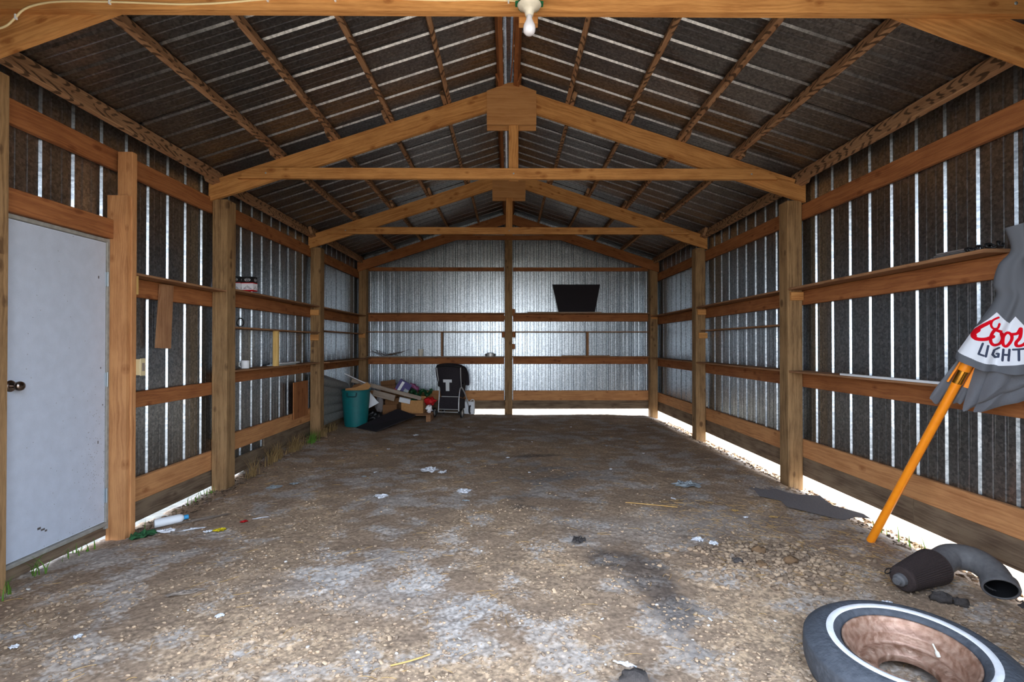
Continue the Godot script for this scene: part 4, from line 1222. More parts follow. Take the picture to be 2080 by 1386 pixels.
# ------------------------------------------------------------------ foreground floor things
func build_tyre() -> void:
	var c := on_floor(1.599, 2.357, -0.02)
	var t := thing("spare_wheel", "old whitewall tyre on a rusty rim lying flat in front", "wheel", Vector3.ZERO, 0.0)
	t.position = c
	t.rotation = Vector3(0.037, 0.0, 0.066)
	var H := 0.19
	var tread := [Vector2(0.2254, 0.012), Vector2(0.2760, 0.0), Vector2(0.3238, 0.008), Vector2(0.3496, 0.030), Vector2(0.3597, 0.065), Vector2(0.3625, 0.095), Vector2(0.3600, 0.135), Vector2(0.3585, 0.150), Vector2(0.3530, 0.157), Vector2(0.3470, 0.161), Vector2(0.3220, 0.180), Vector2(0.2926, H + 0.002), Vector2(0.2723, H)]
	mi("tyre", lathe_mesh(tread, Transform3D.IDENTITY, 72), M.rubber, t)
	mi("whitewall_band", lathe_mesh([Vector2(0.2728, H - 0.001), Vector2(0.2709, H + 0.0025), Vector2(0.2594, H + 0.003), Vector2(0.2484, H + 0.001), Vector2(0.2466, H - 0.002)], Transform3D.IDENTITY, 72), M.whitewall, t)
	mi("bead", lathe_mesh([Vector2(0.2470, H - 0.002), Vector2(0.2410, H - 0.003), Vector2(0.2318, H - 0.010), Vector2(0.2236, H - 0.022), Vector2(0.2171, H - 0.034)], Transform3D.IDENTITY, 72), M.rubber, t)
	var rim := mi("rim", lathe_mesh([Vector2(0.2171, 0.150), Vector2(0.2194, 0.168), Vector2(0.2153, 0.173), Vector2(0.2088, 0.170), Vector2(0.2042, 0.156), Vector2(0.1969, 0.136), Vector2(0.1822, 0.126), Vector2(0.1766, 0.118), Vector2(0.1730, 0.092), Vector2(0.1656, 0.082), Vector2(0.1564, 0.084), Vector2(0.1398, 0.094), Vector2(0.1214, 0.092), Vector2(0.1104, 0.084), Vector2(0.1012, 0.078), Vector2(0.0975, 0.072), Vector2(0.0966, 0.050), Vector2(0.1030, 0.046)], Transform3D.IDENTITY, 72), M.rust, t)
	mi("inner_rim", lathe_mesh([Vector2(0.1030, 0.046), Vector2(0.1656, 0.060), Vector2(0.1840, 0.03), Vector2(0.2162, 0.015)], Transform3D.IDENTITY, 72), M.rust, rim)
	for k in 5:
		var a := TAU * k / 5.0 + 0.4
		mi("bolt_hole_boss", lathe_mesh([Vector2(0.0000, 0.0), Vector2(0.0074, 0.0), Vector2(0.0110, 0.0035), Vector2(0.014, -0.003)], Transform3D(Basis(), Vector3(cos(a) * 0.127, 0.0915, sin(a) * 0.127)), 12), M.rust, rim)
	var va := Vector3(0.165, 0.10, -0.055)
	mi("valve_stem", lathe_mesh([Vector2(0.010, -0.012), Vector2(0.0083, 0.004), Vector2(0.0037, 0.010), Vector2(0.0037, 0.034), Vector2(0.0000, 0.036)], up_to(Vector3(-0.25, 1, -0.35), va), 12), M.porcelain, t)

func build_intake() -> void:
	var t := thing("air_intake", "dirty black air filter joined to a grey elbow pipe by the right wall", "air intake", Vector3.ZERO)
	var y0 := floor_y(2.3, 3.3)
	var a := Vector3(2.175, y0 + 0.075, -2.665)
	var b := Vector3(2.42, y0 + 0.098, -2.755)
	var dir := (b - a).normalized()
	var L := a.distance_to(b)
	# pleated filter body
	var xf := up_to(dir, a)
	var pts := []
	for i in 9:
		var row := []
		var v := i / 8.0
		var r := lerpf(0.066, 0.094, v)
		for j in 193:
			var an := TAU * j / 192.0
			var rr: float = r + [0.004, 0.0, -0.005, 0.0][j % 4]
			row.append(xf * Vector3(cos(an) * rr, L * v, sin(an) * rr))
		pts.append(row)
	var st := stool()
	grid(st, pts, true, true)
	mi("filter_element", st.commit(), M.filter, t)
	mi("end_cap", lathe_mesh(crisp([Vector2(0.0, -0.018), Vector2(0.058, -0.018), Vector2(0.067, -0.008), Vector2(0.068, 0.006)]), xf, 36), M.filter, t)
	mi("end_nut", lathe_mesh(crisp([Vector2(0.0, -0.062), Vector2(0.020, -0.062), Vector2(0.022, -0.045), Vector2(0.032, -0.04), Vector2(0.034, -0.018)]), xf, 20), M.duct, t)
	var lo := []
	for i in 13:
		var an := TAU * i / 12.0
		lo.append(xf * Vector3(0.03 + cos(an) * 0.014, -0.04 + sin(an) * 0.026, 0.052))
	mi("wire_loop", tube_mesh(lo, 0.003, 6, false), M.black_plastic, t)
	mi("filter_flange", lathe_mesh(crisp([Vector2(0.095, L - 0.008), Vector2(0.097, L + 0.004), Vector2(0.074, L + 0.012)]), xf, 36), M.filter, t)
	# elbow
	var path := smooth_path([b + dir * 0.0, b + dir * 0.05 + Vector3(0, 0.006, 0), Vector3(2.565, y0 + 0.135, -2.80), Vector3(2.645, y0 + 0.138, -2.755), Vector3(2.665, y0 + 0.115, -2.675), Vector3(2.645, y0 + 0.082, -2.61), Vector3(2.625, y0 + 0.060, -2.575)], 6)
	var s2 := stool()
	tube(s2, path, 0.070, 28, false)
	var pipe := mi("elbow_pipe", s2.commit(), M.duct, t)
	var s3 := stool()
	tube(s3, path, 0.064, 28, false)
	mi("pipe_inside", s3.commit(), M.black_plastic, pipe)
	var e: Vector3 = path[-1]
	var ed: Vector3 = (path[-1] - path[-4]).normalized()
	mi("pipe_collar", lathe_mesh(crisp([Vector2(0.064, -0.045), Vector2(0.079, -0.045), Vector2(0.080, -0.003), Vector2(0.078, 0.002), Vector2(0.068, 0.002), Vector2(0.064, -0.04)]), up_to(ed, e), 36), M.duct, t)
	mi("hose_clamp", lathe_mesh(crisp([Vector2(0.070, -0.006), Vector2(0.0745, -0.006), Vector2(0.0745, 0.006), Vector2(0.070, 0.006)]), up_to(dir, b + dir * 0.045), 36), M.duct, t)
	mi("hose_clamp", lathe_mesh(crisp([Vector2(0.068, -0.02), Vector2(0.078, -0.02), Vector2(0.078, 0.02), Vector2(0.068, 0.02)]), up_to(dir, b + dir * 0.02), 36), M.duct, t)

func scrap(called: String, x: float, d: float, size: Vector2, crumple: float, turn: float, m: Material, label: String, category: String, seed_: int, group := "") -> void:
	var o := mi(called, scrap_mesh(size, crumple, seed_), m)
	o.position = on_floor(x, d, 0.001)
	o.rotation.y = turn
	tag(o, label, category, group)

func build_litter() -> void:
	var g := "white paper scraps on the floor"
	var r0 := RandomNumberGenerator.new()
	r0.seed = 64
	scrap("paper_scrap", -0.853, 6.40, Vector2(0.26, 0.24), 0.03, 0.3, M.paper, "largest crumpled white paper in the middle of the floor", "paper", 11, g)
	scrap("paper_scrap", -0.70, 6.28, Vector2(0.12, 0.11), 0.02, 1.3, M.paper, "small white paper beside the largest crumpled paper", "paper", 12, g)
	scrap("paper_scrap", -1.143, 5.32, Vector2(0.19, 0.14), 0.015, -0.2, M.paper, "flat white paper left of the floor centre", "paper", 13, g)
	scrap("paper_scrap", -0.415, 5.48, Vector2(0.19, 0.16), 0.015, 0.5, M.paper, "white paper with ragged edge at the floor centre", "paper", 14, g)
	scrap("plastic_sheet", 1.73, 5.73, Vector2(0.38, 0.26), 0.03, 0.1, M.paper_grey, "grey crumpled plastic sheet before the right post", "plastic", 15)
	scrap("paper_scrap", 1.30, 4.06, Vector2(0.11, 0.10), 0.015, 0.2, M.paper, "white paper scrap on the right half of the floor", "paper", 16, g)
	scrap("paper_scrap", 1.38, 3.97, Vector2(0.09, 0.08), 0.012, 1.2, M.paper, "smaller torn paper touching the scrap on the right half", "paper", 17, g)
	scrap("paper_scrap", 0.50, 2.52, Vector2(0.12, 0.035), 0.008, -0.4, M.paper, "narrow white scrap at the bottom edge beside the dark clod", "paper", 18, g)
	scrap("paper_scrap", -1.977, 2.745, Vector2(0.055, 0.05), 0.008, 0.0, M.paper, "white scrap near the bottom left, right of the smallest one", "paper", 19, g)
	scrap("paper_scrap", -1.424, 2.94, Vector2(0.06, 0.05), 0.008, 0.4, M.paper, "white scrap in the lower left of the floor, alone", "paper", 20, g)
	scrap("paper_scrap", -2.196, 2.655, Vector2(0.05, 0.04), 0.008, 0.0, M.paper, "tiny white scrap nearest the bottom left corner", "paper", 21, g)
	scrap("paper_scrap", 1.99, 3.10, Vector2(0.07, 0.05), 0.012, 0.3, M.paper, "white scrap just behind the whitewall tyre", "paper", 22, g)
	scrap("paper_scrap", -1.38, 8.82, Vector2(0.13, 0.13), 0.02, 0.3, M.paper, "white paper on the far floor before the black board", "paper", 23, g)
	scrap("paper_scrap", 2.05, 2.62, Vector2(0.06, 0.04), 0.006, 0.3, M.paper_grey, "grey scrap right of the tyre near the picture corner", "paper", 24)
	scrap("paper_scrap", -2.10, 5.83, Vector2(0.12, 0.09), 0.012, 0.3, M.paper_grey, "bluish grey scrap beside the left post foot, nearer the centre", "paper", 25)
	scrap("plastic_sheet", -2.257, 5.73, Vector2(0.2, 0.16), 0.012, 0.3, M.paper_grey, "grey plastic scrap lying by the left post foot", "plastic", 26)
	scrap("paper_scrap", -2.53, 4.40, Vector2(0.14, 0.10), 0.02, 0.3, M.paper, "crumpled paper before the white bottle at the left wall", "paper", 27, g)
	scrap("paper_scrap", -2.36, 4.46, Vector2(0.22, 0.05), 0.008, 0.5, M.paper, "long torn paper strip near the white bottle", "paper", 28, g)
	scrap("candy_wrapper", -2.15, 4.43, Vector2(0.13, 0.08), 0.012, 0.2, M.yellow, "yellow wrapper on the floor left of the red one", "wrapper", 29)
	scrap("candy_wrapper", -2.22, 4.40, Vector2(0.09, 0.07), 0.012, 0.2, M.paper, "white wrapper piece touching the yellow wrapper", "wrapper", 30)
	scrap("candy_wrapper", -2.06, 4.63, Vector2(0.08, 0.06), 0.012, 0.2, M.red, "red wrapper on the floor between paper strips", "wrapper", 31)
	scrap("paper_scrap", -1.97, 4.72, Vector2(0.14, 0.03), 0.004, 0.5, M.paper, "thin white strip right of the red wrapper", "paper", 32, g)
	scrap("plastic_sheet", -2.66, 4.33, Vector2(0.24, 0.16), 0.04, 0.5, M.moss, "green plastic scrap at the left wall beside the door stud", "plastic", 33)
	scrap("rubber_mat", 2.52, 5.15, Vector2(0.62, 1.35), 0.004, 0.42, M.mat_grey, "flat dark grey mat before the foot of the right post", "mat", 34)
	scrap("dry_leaf", -1.75, 3.245, Vector2(0.26, 0.07), 0.01, 0.35, M.grey_wood, "long curled dry leaf in the lower left of the floor", "leaf", 35)
	scrap("dark_clod_flake", 0.48, 4.05, Vector2(0.14, 0.13), 0.03, 0.3, M.dark_clod, "dark grey flake of dried mud right of the floor centre", "clod", 36)
	scrap("tar_paper", -2.42, 4.72, Vector2(0.5, 0.10), 0.004, 0.65, M.grey_wood, "brown splinter board lying near the white bottle", "board", 37)
	for i in 34:
		var dd := 4.6 + 5.6 * r0.randf()
		var xx := r0.randf_range(-2.2, 2.3)
		scrap("litter_bit", xx, dd, Vector2(r0.randf_range(0.03, 0.09), r0.randf_range(0.025, 0.06)), 0.008, r0.randf() * 6.0, [M.paper, M.paper_grey, M.straw][i % 3], "tiny %s scrap on the dirt floor, %s part, %s" % [["white", "grey", "straw-coloured"][i % 3], "left" if xx < -0.75 else ("right" if xx > 0.8 else "middle"), "near the far end" if dd > 8.2 else ("halfway in" if dd > 6.2 else "towards the front")], "litter", 700 + i, "tiny pale scraps strewn over the floor")
	# bottle
	var bt := thing("plastic_bottle", "white plastic bottle with blue cap lying at the left wall", "bottle", survey(-2.60, 4.62, 0.034), 0.0)
	var xf := up_to(Vector3(0.75, 0.02, -0.65), Vector3(-0.09, 0, 0.08))
	mi("body", lathe_mesh([Vector2(0, 0), Vector2(0.028, 0.0), Vector2(0.033, 0.006), Vector2(0.033, 0.16), Vector2(0.026, 0.18), Vector2(0.014, 0.19), Vector2(0.0, 0.19)], xf, 24), M.white, bt)
	mi("cap", lathe_mesh(crisp([Vector2(0.0, 0.19), Vector2(0.017, 0.19), Vector2(0.017, 0.22), Vector2(0, 0.22)]), xf, 20), M.blue, bt)
	# dung and mud clods
	var r := RandomNumberGenerator.new()
	r.seed = 91
	var k := 0
	for c in [[2.30, 3.13, 0.08, "dark clod leaning against the black air filter"], [2.36, 3.08, 0.06, "smaller dark clod before the black air filter"], [2.77, 3.12, 0.08, "dark clod right of the pipe mouth"], [0.50, 2.36, 0.085, "big dark clod at the bottom picture edge"], [1.40, 3.62, 0.05, "dark clod left in the brown clod heap"], [1.72, 3.60, 0.07, "brown clod in the heap before the umbrella foot, right one"], [1.60, 3.78, 0.07, "brown clod at the back of the heap"], [1.52, 3.55, 0.055, "brown clod at the front of the heap"]]:
		var o := mi("mud_clod", lump_mesh(Vector3(c[2] * 1.3, c[2] * 0.7, c[2]), 300 + k, 14, 0.35), M.dark_clod if k < 5 else M.clod)
		o.position = on_floor(c[0], c[1], c[2] * 0.2)
		tag(o, c[3], "clod", "mud clods")
		k += 1
	# loose crumbs, chips and straw: nobody could count them
	var base := lump_mesh(Vector3.ONE, 5, 6, 0.35)
	var mm := MultiMesh.new()
	mm.transform_format = MultiMesh.TRANSFORM_3D
	mm.use_colors = true
	mm.mesh = base
	var xfs := []
	var cols := []
	for i in 42000:
		var d := 2.1 + 4.6 * pow(r.randf(), 1.7)
		var x := r.randf_range(-2.75, 2.75)
		if absf(x) > d * 0.92 + 0.15:
			continue
		var a := n_low.get_noise_2d(x * 90.0 + 40.0, d * 60.0)
		var b := n_mid.get_noise_2d(x * 260.0, d * 260.0)
		if r.randf() > clampf(0.45 + 1.2 * a + 1.2 * b + 0.4 * (3.4 - d), 0.04, 1.0):
			continue
		if Vector2(x - 1.6, (d - 2.357) * Z).length() < 0.37 and Vector2(x - 1.6, (d - 2.357) * Z).length() > 0.10:
			continue
		var s := 0.004 + 0.014 * pow(r.randf(), 3.0)
		if blob(x, d, 1.6, 3.65, 0.45, 0.35) > 0.4:
			s *= 1.8
		var bs := Basis.from_euler(Vector3(r.randf() * 6, r.randf() * 6, r.randf() * 6)).scaled(Vector3(s * 1.3, s * 0.75, s))
		xfs.append(Transform3D(bs, on_floor(x, d, s * 0.15)))
		var c := Color(0.24, 0.17, 0.115).lerp(Color(0.52, 0.365, 0.23), r.randf())
		if r.randf() < 0.012:
			c = Color(0.62, 0.58, 0.53)
		if r.randf() < 0.05 and d < 3.6:
			xfs[-1] = Transform3D(Basis.from_euler(Vector3(r.randfn() * 0.25, r.randf() * 6, r.randfn() * 0.25)) * Basis().scaled(Vector3(0.035, 0.009, 0.026) * r.randf_range(0.5, 1.1)), on_floor(x, d, 0.004))
		cols.append(c)
	for i in 1500:        # leaf bits and bark caught along the wall lines
		var right := i % 3 != 0
		var x := absf(r.randfn(0.0, 0.16))
		var d := r.randf_range(2.9, 11.0) if right else r.randf_range(4.5, 8.8)
		x = 2.93 - x + 0.12 if right else -2.93 + x
		var s := r.randf_range(0.012, 0.036)
		xfs.append(Transform3D(Basis.from_euler(Vector3(r.randfn() * 0.5, r.randf() * 6, r.randfn() * 0.5)) * Basis().scaled(Vector3(s * 1.5, s * 0.25, s)), on_floor(minf(x, 2.975), d, 0.004)))
		cols.append(Color(0.07, 0.045, 0.03).lerp(Color(0.30, 0.20, 0.12), r.randf()))
	for i in 900:
		var x := r.randfn(1.62, 0.22)
		var d := r.randfn(3.68, 0.20)
		var s := 0.012 + 0.03 * pow(r.randf(), 2.0)
		xfs.append(Transform3D(Basis.from_euler(Vector3(r.randf() * 6, r.randf() * 6, r.randf() * 6)).scaled(Vector3(s * 1.2, s * 0.8, s)), on_floor(x, d, s * 0.15)))
		cols.append(Color(0.15, 0.10, 0.065).lerp(Color(0.46, 0.32, 0.20), r.randf()))
	mm.instance_count = xfs.size()
	for i in xfs.size():
		mm.set_instance_transform(i, xfs[i])
		mm.set_instance_color(i, cols[i])
	var mmi := MultiMeshInstance3D.new()
	mmi.name = "dirt_crumbs"
	mmi.multimesh = mm
	mmi.material_override = M.crumb
	add_child(mmi, true)
	mmi.set_meta("kind", "stuff")
	tag(mmi, "tan crumbs of dirt and chips strewn over the floor", "crumbs")
	var sm := stool()
	tube(sm, [Vector3(-0.5, 0, 0), Vector3(-0.2, 0.02, 0.04), Vector3(0.2, 0.02, 0.02), Vector3(0.5, 0, -0.06)], 0.012, 4, false)
	var m2 := MultiMesh.new()
	m2.transform_format = MultiMesh.TRANSFORM_3D
	m2.mesh = sm.commit()
	var sx := []
	for i in 1100:
		var d := r.randf_range(2.2, 8.5)
		var x := r.randf_range(-2.7, 2.7)
		if i % 2 == 0:
			x = r.randf_range(1.3, 2.6)
			d = r.randf_range(3.3, 5.2)
		var l := r.randf_range(0.02, 0.10)
		var bs := Basis(Vector3.UP, r.randf() * TAU).scaled(Vector3(l, 0.09, 0.11))
		sx.append(Transform3D(Basis(Vector3.UP, r.randf() * TAU) * Basis().scaled(Vector3(l, 0.08, 0.08)), on_floor(x, d, 0.004)))
	m2.instance_count = sx.size()
	for i in sx.size():
		m2.set_instance_transform(i, sx[i])
	var m2i := MultiMeshInstance3D.new()
	m2i.name = "straw"
	m2i.multimesh = m2
	m2i.material_override = M.straw
	add_child(m2i, true)
	m2i.set_meta("kind", "stuff")
	tag(m2i, "loose yellow straw strewn over the dirt floor", "straw")
	for s in [[1.20, 4.98, 0.42, -0.30, "long yellow straw stalk right of the floor centre"], [-0.42, 2.55, 0.17, 0.45, "pale straw stalk near the bottom edge, left of centre"]]:
		var o := mi("straw_stalk", tube_mesh(smooth_path([Vector3(-s[2] / 2, 0, 0), Vector3(0, 0.006, 0.015), Vector3(s[2] / 2, 0, 0)], 4), 0.0035, 6), M.straw)
		o.position = on_floor(s[0], s[1], 0.008)
		o.rotation.y = s[3]
		tag(o, s[4], "straw")
	# grass tufts
	grass(-2.74, 6.95, 130, 0.34, 0.22, M.dry_grass, "dry grass tuft at the left wall behind the first post", 1)
	grass(-2.74, 7.6, 130, 0.34, 0.22, M.dry_grass, "dry grass tuft at the left wall halfway to the far post", 2)
	grass(-2.70, 8.2, 90, 0.26, 0.09, M.grass, "green grass tuft at the left wall near the plywood offcut", 3)
	grass(-2.74, 6.34, 40, 0.34, 0.06, M.dry_grass, "tall thin dry grass right beside the first left post", 4)
	grass(-2.72, 8.62, 70, 0.30, 0.2, M.dry_grass, "dry grass tuft at the foot of the far left post", 5)
	grass(-2.76, 9.25, 70, 0.25, 0.2, M.dry_grass, "dry weeds under the grey leaning metal sheets", 6)
	grass(-2.90, 4.56, 18, 0.14, 0.1, M.grass, "small green grass tuft at the foot of the door stud", 7)
	grass(-2.90, 4.05, 16, 0.13, 0.12, M.grass, "green grass blades under the hinge side of the door", 8)
	grass(-2.86, 3.62, 10, 0.20, 0.05, M.grass, "thin green weed under the middle of the door", 9)
	grass(-2.78, 3.32, 12, 0.16, 0.1, M.grass, "green weed at the foot of the left edge post", 10)
	grass(-2.90, 5.55, 26, 0.12, 0.25, M.grass, "green grass under the left skirt board before the first post", 11)
	grass(2.86, 4.55, 10, 0.16, 0.1, M.grass, "thin green weed in the bright gap behind the umbrella pole", 12)
	grass(2.88, 4.15, 10, 0.20, 0.1, M.grass, "thin green weed in the bright gap right of the umbrella pole", 13)

func grass(x: float, d: float, n: int, h: float, spread: float, m: Material, label: String, seed_: int) -> void:
	var r := RandomNumberGenerator.new()
	r.seed = 500 + seed_
	var st := stool()
	for i in n:
		var dx := r.randfn(0.0, 0.025)
		var dd := r.randfn(0.0, spread * 0.5)
		var b := Vector3(dx, floor_y(x + dx, d + dd) - floor_y(x, d) - 0.005, -dd)
		var hh := h * r.randf_range(0.4, 1.0)
		var lean := Vector3(r.randfn(0.05, 0.25), 0, r.randfn(0.0, 0.3)) * hh
		var wd := Vector3(cos(i * 2.1), 0, sin(i * 2.1)) * r.randf_range(0.0025, 0.006)
		var pv := b
		for k in 4:
			var t := (k + 1) / 4.0
			var nx := b + Vector3(0, hh * t * (1.0 - 0.25 * t), 0) + lean * t * t
			var w0 := wd * (1.0 - k / 4.0)
			var w1 := wd * (1.0 - t)
			var ctr := (pv + nx) / 2 - Vector3(0.3, 0, 0.9)
			quad(st, pv - w0, pv + w0, nx + w1, nx - w1 - wd * 0.001, ctr)
			pv = nx
	var o := mi("grass_tuft", st.commit(), m)
	o.position = on_floor(x, d)
	tag(o, label, "grass", "grass tufts along the walls")

# ------------------------------------------------------------------ heap in the left rear corner
func open_box(called: String, at: Vector3, turn: float, size: Vector3, label: String, m: Material, flaps: Array, tilt := Vector3.ZERO) -> Node3D:
	var t := thing(called, label, "box", at, turn, "cardboard boxes in the heap")
	t.rotation += tilt
	var h := size / 2
	var w := 0.005
	mi("bottom", bar_mesh(Vector3(-h.x, 0, -h.z), Vector3(h.x, w, h.z), 0.001), M.card_inside, t)
	mi("side", bar_mesh(Vector3(-h.x, 0, h.z - w), Vector3(h.x, size.y, h.z), 0.001), m, t)
	mi("side", bar_mesh(Vector3(-h.x, 0, -h.z), Vector3(h.x, size.y, -h.z + w), 0.001), m, t)
	mi("side", bar_mesh(Vector3(-h.x, 0, -h.z + w), Vector3(-h.x + w, size.y, h.z - w), 0.001), m, t)
	mi("side", bar_mesh(Vector3(h.x - w, 0, -h.z + w), Vector3(h.x, size.y, h.z - w), 0.001), m, t)
	for f in flaps:      # [side index, opening angle from closed, length]
		var o := Vector3.ZERO
		var e := Vector3.ZERO
		var out := Vector3.ZERO
		match int(f[0]):
			0: o = Vector3(0, size.y, h.z); e = Vector3(h.x, 0, 0); out = Vector3(0, 0, 1)
			1: o = Vector3(0, size.y, -h.z); e = Vector3(h.x, 0, 0); out = Vector3(0, 0, -1)
			2: o = Vector3(-h.x, size.y, 0); e = Vector3(0, 0, h.z); out = Vector3(-1, 0, 0)
			3: o = Vector3(h.x, size.y, 0); e = Vector3(0, 0, h.z); out = Vector3(1, 0, 0)
		var dirv: Vector3 = out * cos(f[1]) + Vector3.UP * sin(f[1])
		mi("flap", beam_mesh(o - e + dirv * f[2] * 0.5, o + e + dirv * f[2] * 0.5, 0.004, f[2], dirv, 0.001), m, t)
	return t

func put(o: MeshInstance3D, at: Vector3, rot: Vector3, label: String, category: String) -> void:
	o.position = at
	o.rotation = rot
	tag(o, label, category)

func build_heap() -> void:
	# leaning corrugated sheets between far left post and corner
	for k in 3:
		var t := thing("leaning_sheet", ["outermost grey corrugated sheet leaning on the left wall behind the bin", "middle one of the three leaning grey corrugated sheets", "innermost of the three leaning grey corrugated sheets"][k], "metal sheet", Vector3.ZERO, 0.0, "leaning corrugated sheets")
		var st := stool()
		for side in 2:
			var pts := []
			for i in 61:
				var v := i / 60.0
				var row := []
				for j in 9:
					var u := j / 8.0
					var y := 0.11 + 0.78 * v - 0.24 * v * u + 0.014 * k
					var x := -2.845 - 0.04 * v + 0.045 * pow(absf(sin(v * 15.7)), 0.45) - 0.018 * k - 0.001 * side
					row.append(Vector3(x, y, -(7.42 + 0.03 * k + 1.25 * u)))
				pts.append(row)
			grid(st, pts, false, side == 1)
		mi("corrugated_sheet", st.commit(), M.dull_sheet, t)
	# teal bin
	var bin := thing("rubbish_bin", "teal plastic rubbish bin stuffed with cardboard in the rear left corner", "bin", survey(-2.545, 9.9, 0.0))
	mi("body", lathe_mesh([Vector2(0, 0.01), Vector2(0.17, 0.008), Vector2(0.182, 0.02), Vector2(0.190, 0.10), Vector2(0.215, 0.40), Vector2(0.226, 0.585), Vector2(0.230, 0.612), Vector2(0.222, 0.614), Vector2(0.205, 0.40), Vector2(0.18, 0.05), Vector2(0, 0.04)], Transform3D.IDENTITY, 40), M.teal, bin)
	mi("rim", lathe_mesh([Vector2(0.226, 0.585), Vector2(0.236, 0.588), Vector2(0.238, 0.60), Vector2(0.235, 0.616), Vector2(0.222, 0.614)], Transform3D.IDENTITY, 40), M.teal, bin)
	mi("handle", tube_mesh(smooth_path([Vector3(-0.075, 0.575, 0.215), Vector3(-0.07, 0.52, 0.236), Vector3(0.0, 0.515, 0.240), Vector3(0.07, 0.52, 0.236), Vector3(0.075, 0.575, 0.215)], 4), 0.010, 6), M.teal_dark, bin)
	var cb := thing("cardboard_piece", "torn brown cardboard sticking out of the teal bin", "cardboard", deep(-2.545, 0.60, 8.12))
	mi("panel", prism_mesh([Vector2(-0.17, 0.0), Vector2(0.20, 0.0), Vector2(0.245, 0.10), Vector2(0.18, 0.16), Vector2(0.06, 0.10), Vector2(0.0, 0.07), Vector2(-0.17, 0.05)], Vector3(0.0, -0.02, 0.03), Vector3(1, 0, 0), Vector3(0, 0.9, -0.4), Vector3(0, 0.002, 0.005)), M.card, cb)
	mi("panel", prism_mesh([Vector2(-0.17, 0.0), Vector2(0.13, 0.0), Vector2(0.02, 0.13), Vector2(-0.10, 0.10)], Vector3(0.02, -0.02, -0.06), Vector3(0.95, 0, 0.3), Vector3(0, 0.95, -0.2), Vector3(0, 0.0, 0.005)), M.card_dark, cb)
	# boards lying across
	tag(mi("sloping_board", beam_mesh(Vector3(-2.78, 0.725, -8.62), Vector3(-1.58, 0.385, -8.78), 0.03, 0.07), M.grey_wood), "long weathered grey board sloping across the heap", "board")
	tag(mi("sloping_board", beam_mesh(Vector3(-2.44, 0.49, -8.76), Vector3(-2.05, 0.39, -8.76), 0.02, 0.11), M.grey_wood), "short weathered board under the long sloping one", "board")
	tag(mi("white_pole", tube_mesh([Vector3(-2.80, 0.865, -8.3), Vector3(-2.42, 0.665, -8.40)], 0.008, 8), M.white), "thin white rod leaning over the corrugated sheets", "rod")
	# pallet
	var pal := thing("wooden_pallet", "low brown wooden pallet under the heap beside the stroller", "pallet", deep(-1.93, floor_y(-1.93, 10.9), 9.02))
	for x in [-0.5, 0.0, 0.5]:
		mi("runner", bar_mesh(Vector3(x - 0.04, -0.01, -0.36), Vector3(x + 0.04, 0.10, 0.36)), M.plank, pal)
	for k in 5:
		var z := -0.36 + 0.155 * k
		mi("deck_slat", bar_mesh(Vector3(-0.54, 0.101, z), Vector3(0.54, 0.12, z + 0.1)), M.plank, pal)
	var top := floor_y(-1.93, 10.9) + 0.122
	open_box("cardboard_box", deep(-1.745, top, 8.94), -0.04, Vector3(0.40, 0.235, 0.24), "open tan cardboard box on the pallet beside the stroller", M.card, [[1, 1.3, 0.05]])
	open_box("cardboard_box", deep(-2.15, top, 8.88), 0.05, Vector3(0.25, 0.16, 0.20), "smaller brown cardboard box on the pallet left of the tan one", M.card_dark, [[1, 1.2, 0.1]])
	open_box("cardboard_box", deep(-2.25, top + 0.24, 9.20), 0.2, Vector3(0.28, 0.24, 0.22), "dark brown cardboard box at the back of the heap", M.card_dark, [[1, 1.4, 0.08]], Vector3(0.05, 0, 0.12))
	put(mi("filled_sack", lump_mesh(Vector3(0.62, 0.26, 0.22), 41, 18, 0.2), M.card_inside), Vector3(-2.18, top + 0.12, -9.2), Vector3.ZERO, "brown sack of rubbish low in the heap", "sack")
	put(mi("filled_sack", lump_mesh(Vector3(0.42, 0.24, 0.24), 51, 18, 0.2), M.dark_clod), Vector3(-1.68, top + 0.12, -9.21), Vector3.ZERO, "dark sack between the tan box and the back wall", "sack")
	# printed carton, tilted
	var pc := thing("printed_box", "purple and white printed box tilted on top of the heap", "box", deep(-2.045, 0.46, 9.08), 0.2)
	pc.rotation.z = -0.55
	mi("body", bar_mesh(Vector3(-0.11, 0.0, -0.09), Vector3(0.13, 0.24, 0.09), 0.002), M.purple, pc)
	var bnd := mi("white_band", bar_mesh(Vector3(-0.06, 0.02, 0.09), Vector3(-0.01, 0.22, 0.0915), 0.001), M.paper, pc)
	bnd.set_meta("label", "white printed band")
	mi("white_side", bar_mesh(Vector3(0.05, -0.002, -0.091), Vector3(0.132, 0.13, 0.0925), 0.001), M.paper_grey, pc)
	mi("red_corner", bar_mesh(Vector3(-0.112, -0.001, -0.05), Vector3(-0.07, 0.04, 0.092), 0.001), M.red, pc)
	put(mi("shiny_bag", lump_mesh(Vector3(0.20, 0.09, 0.12), 42, 14, 0.4), M.pink), Vector3(-1.80, 0.55, -9.30), Vector3(0, 0, -0.7), "crushed pink foil bag behind the purple box", "bag")
	# garland of green foil
	var gar := thing("green_garland", "shiny green foil garland heaped beside the stroller", "garland", deep(-1.66, 0.40, 9.22))
	var r := RandomNumberGenerator.new()
	r.seed = 15
	var core := stool()
	var gl := stool()
	var gp := []
	for i in 16:
		gp.append(Vector3(-0.20 + 0.40 * i / 15.0, 0.03 + 0.05 * sin(i * 0.9) + 0.03 * i / 15.0, 0.05 * sin(i * 1.7)))
	tube(core, smooth_path(gp, 3), 0.03, 8)
	mi("core", core.commit(), M.foil_green, gar)
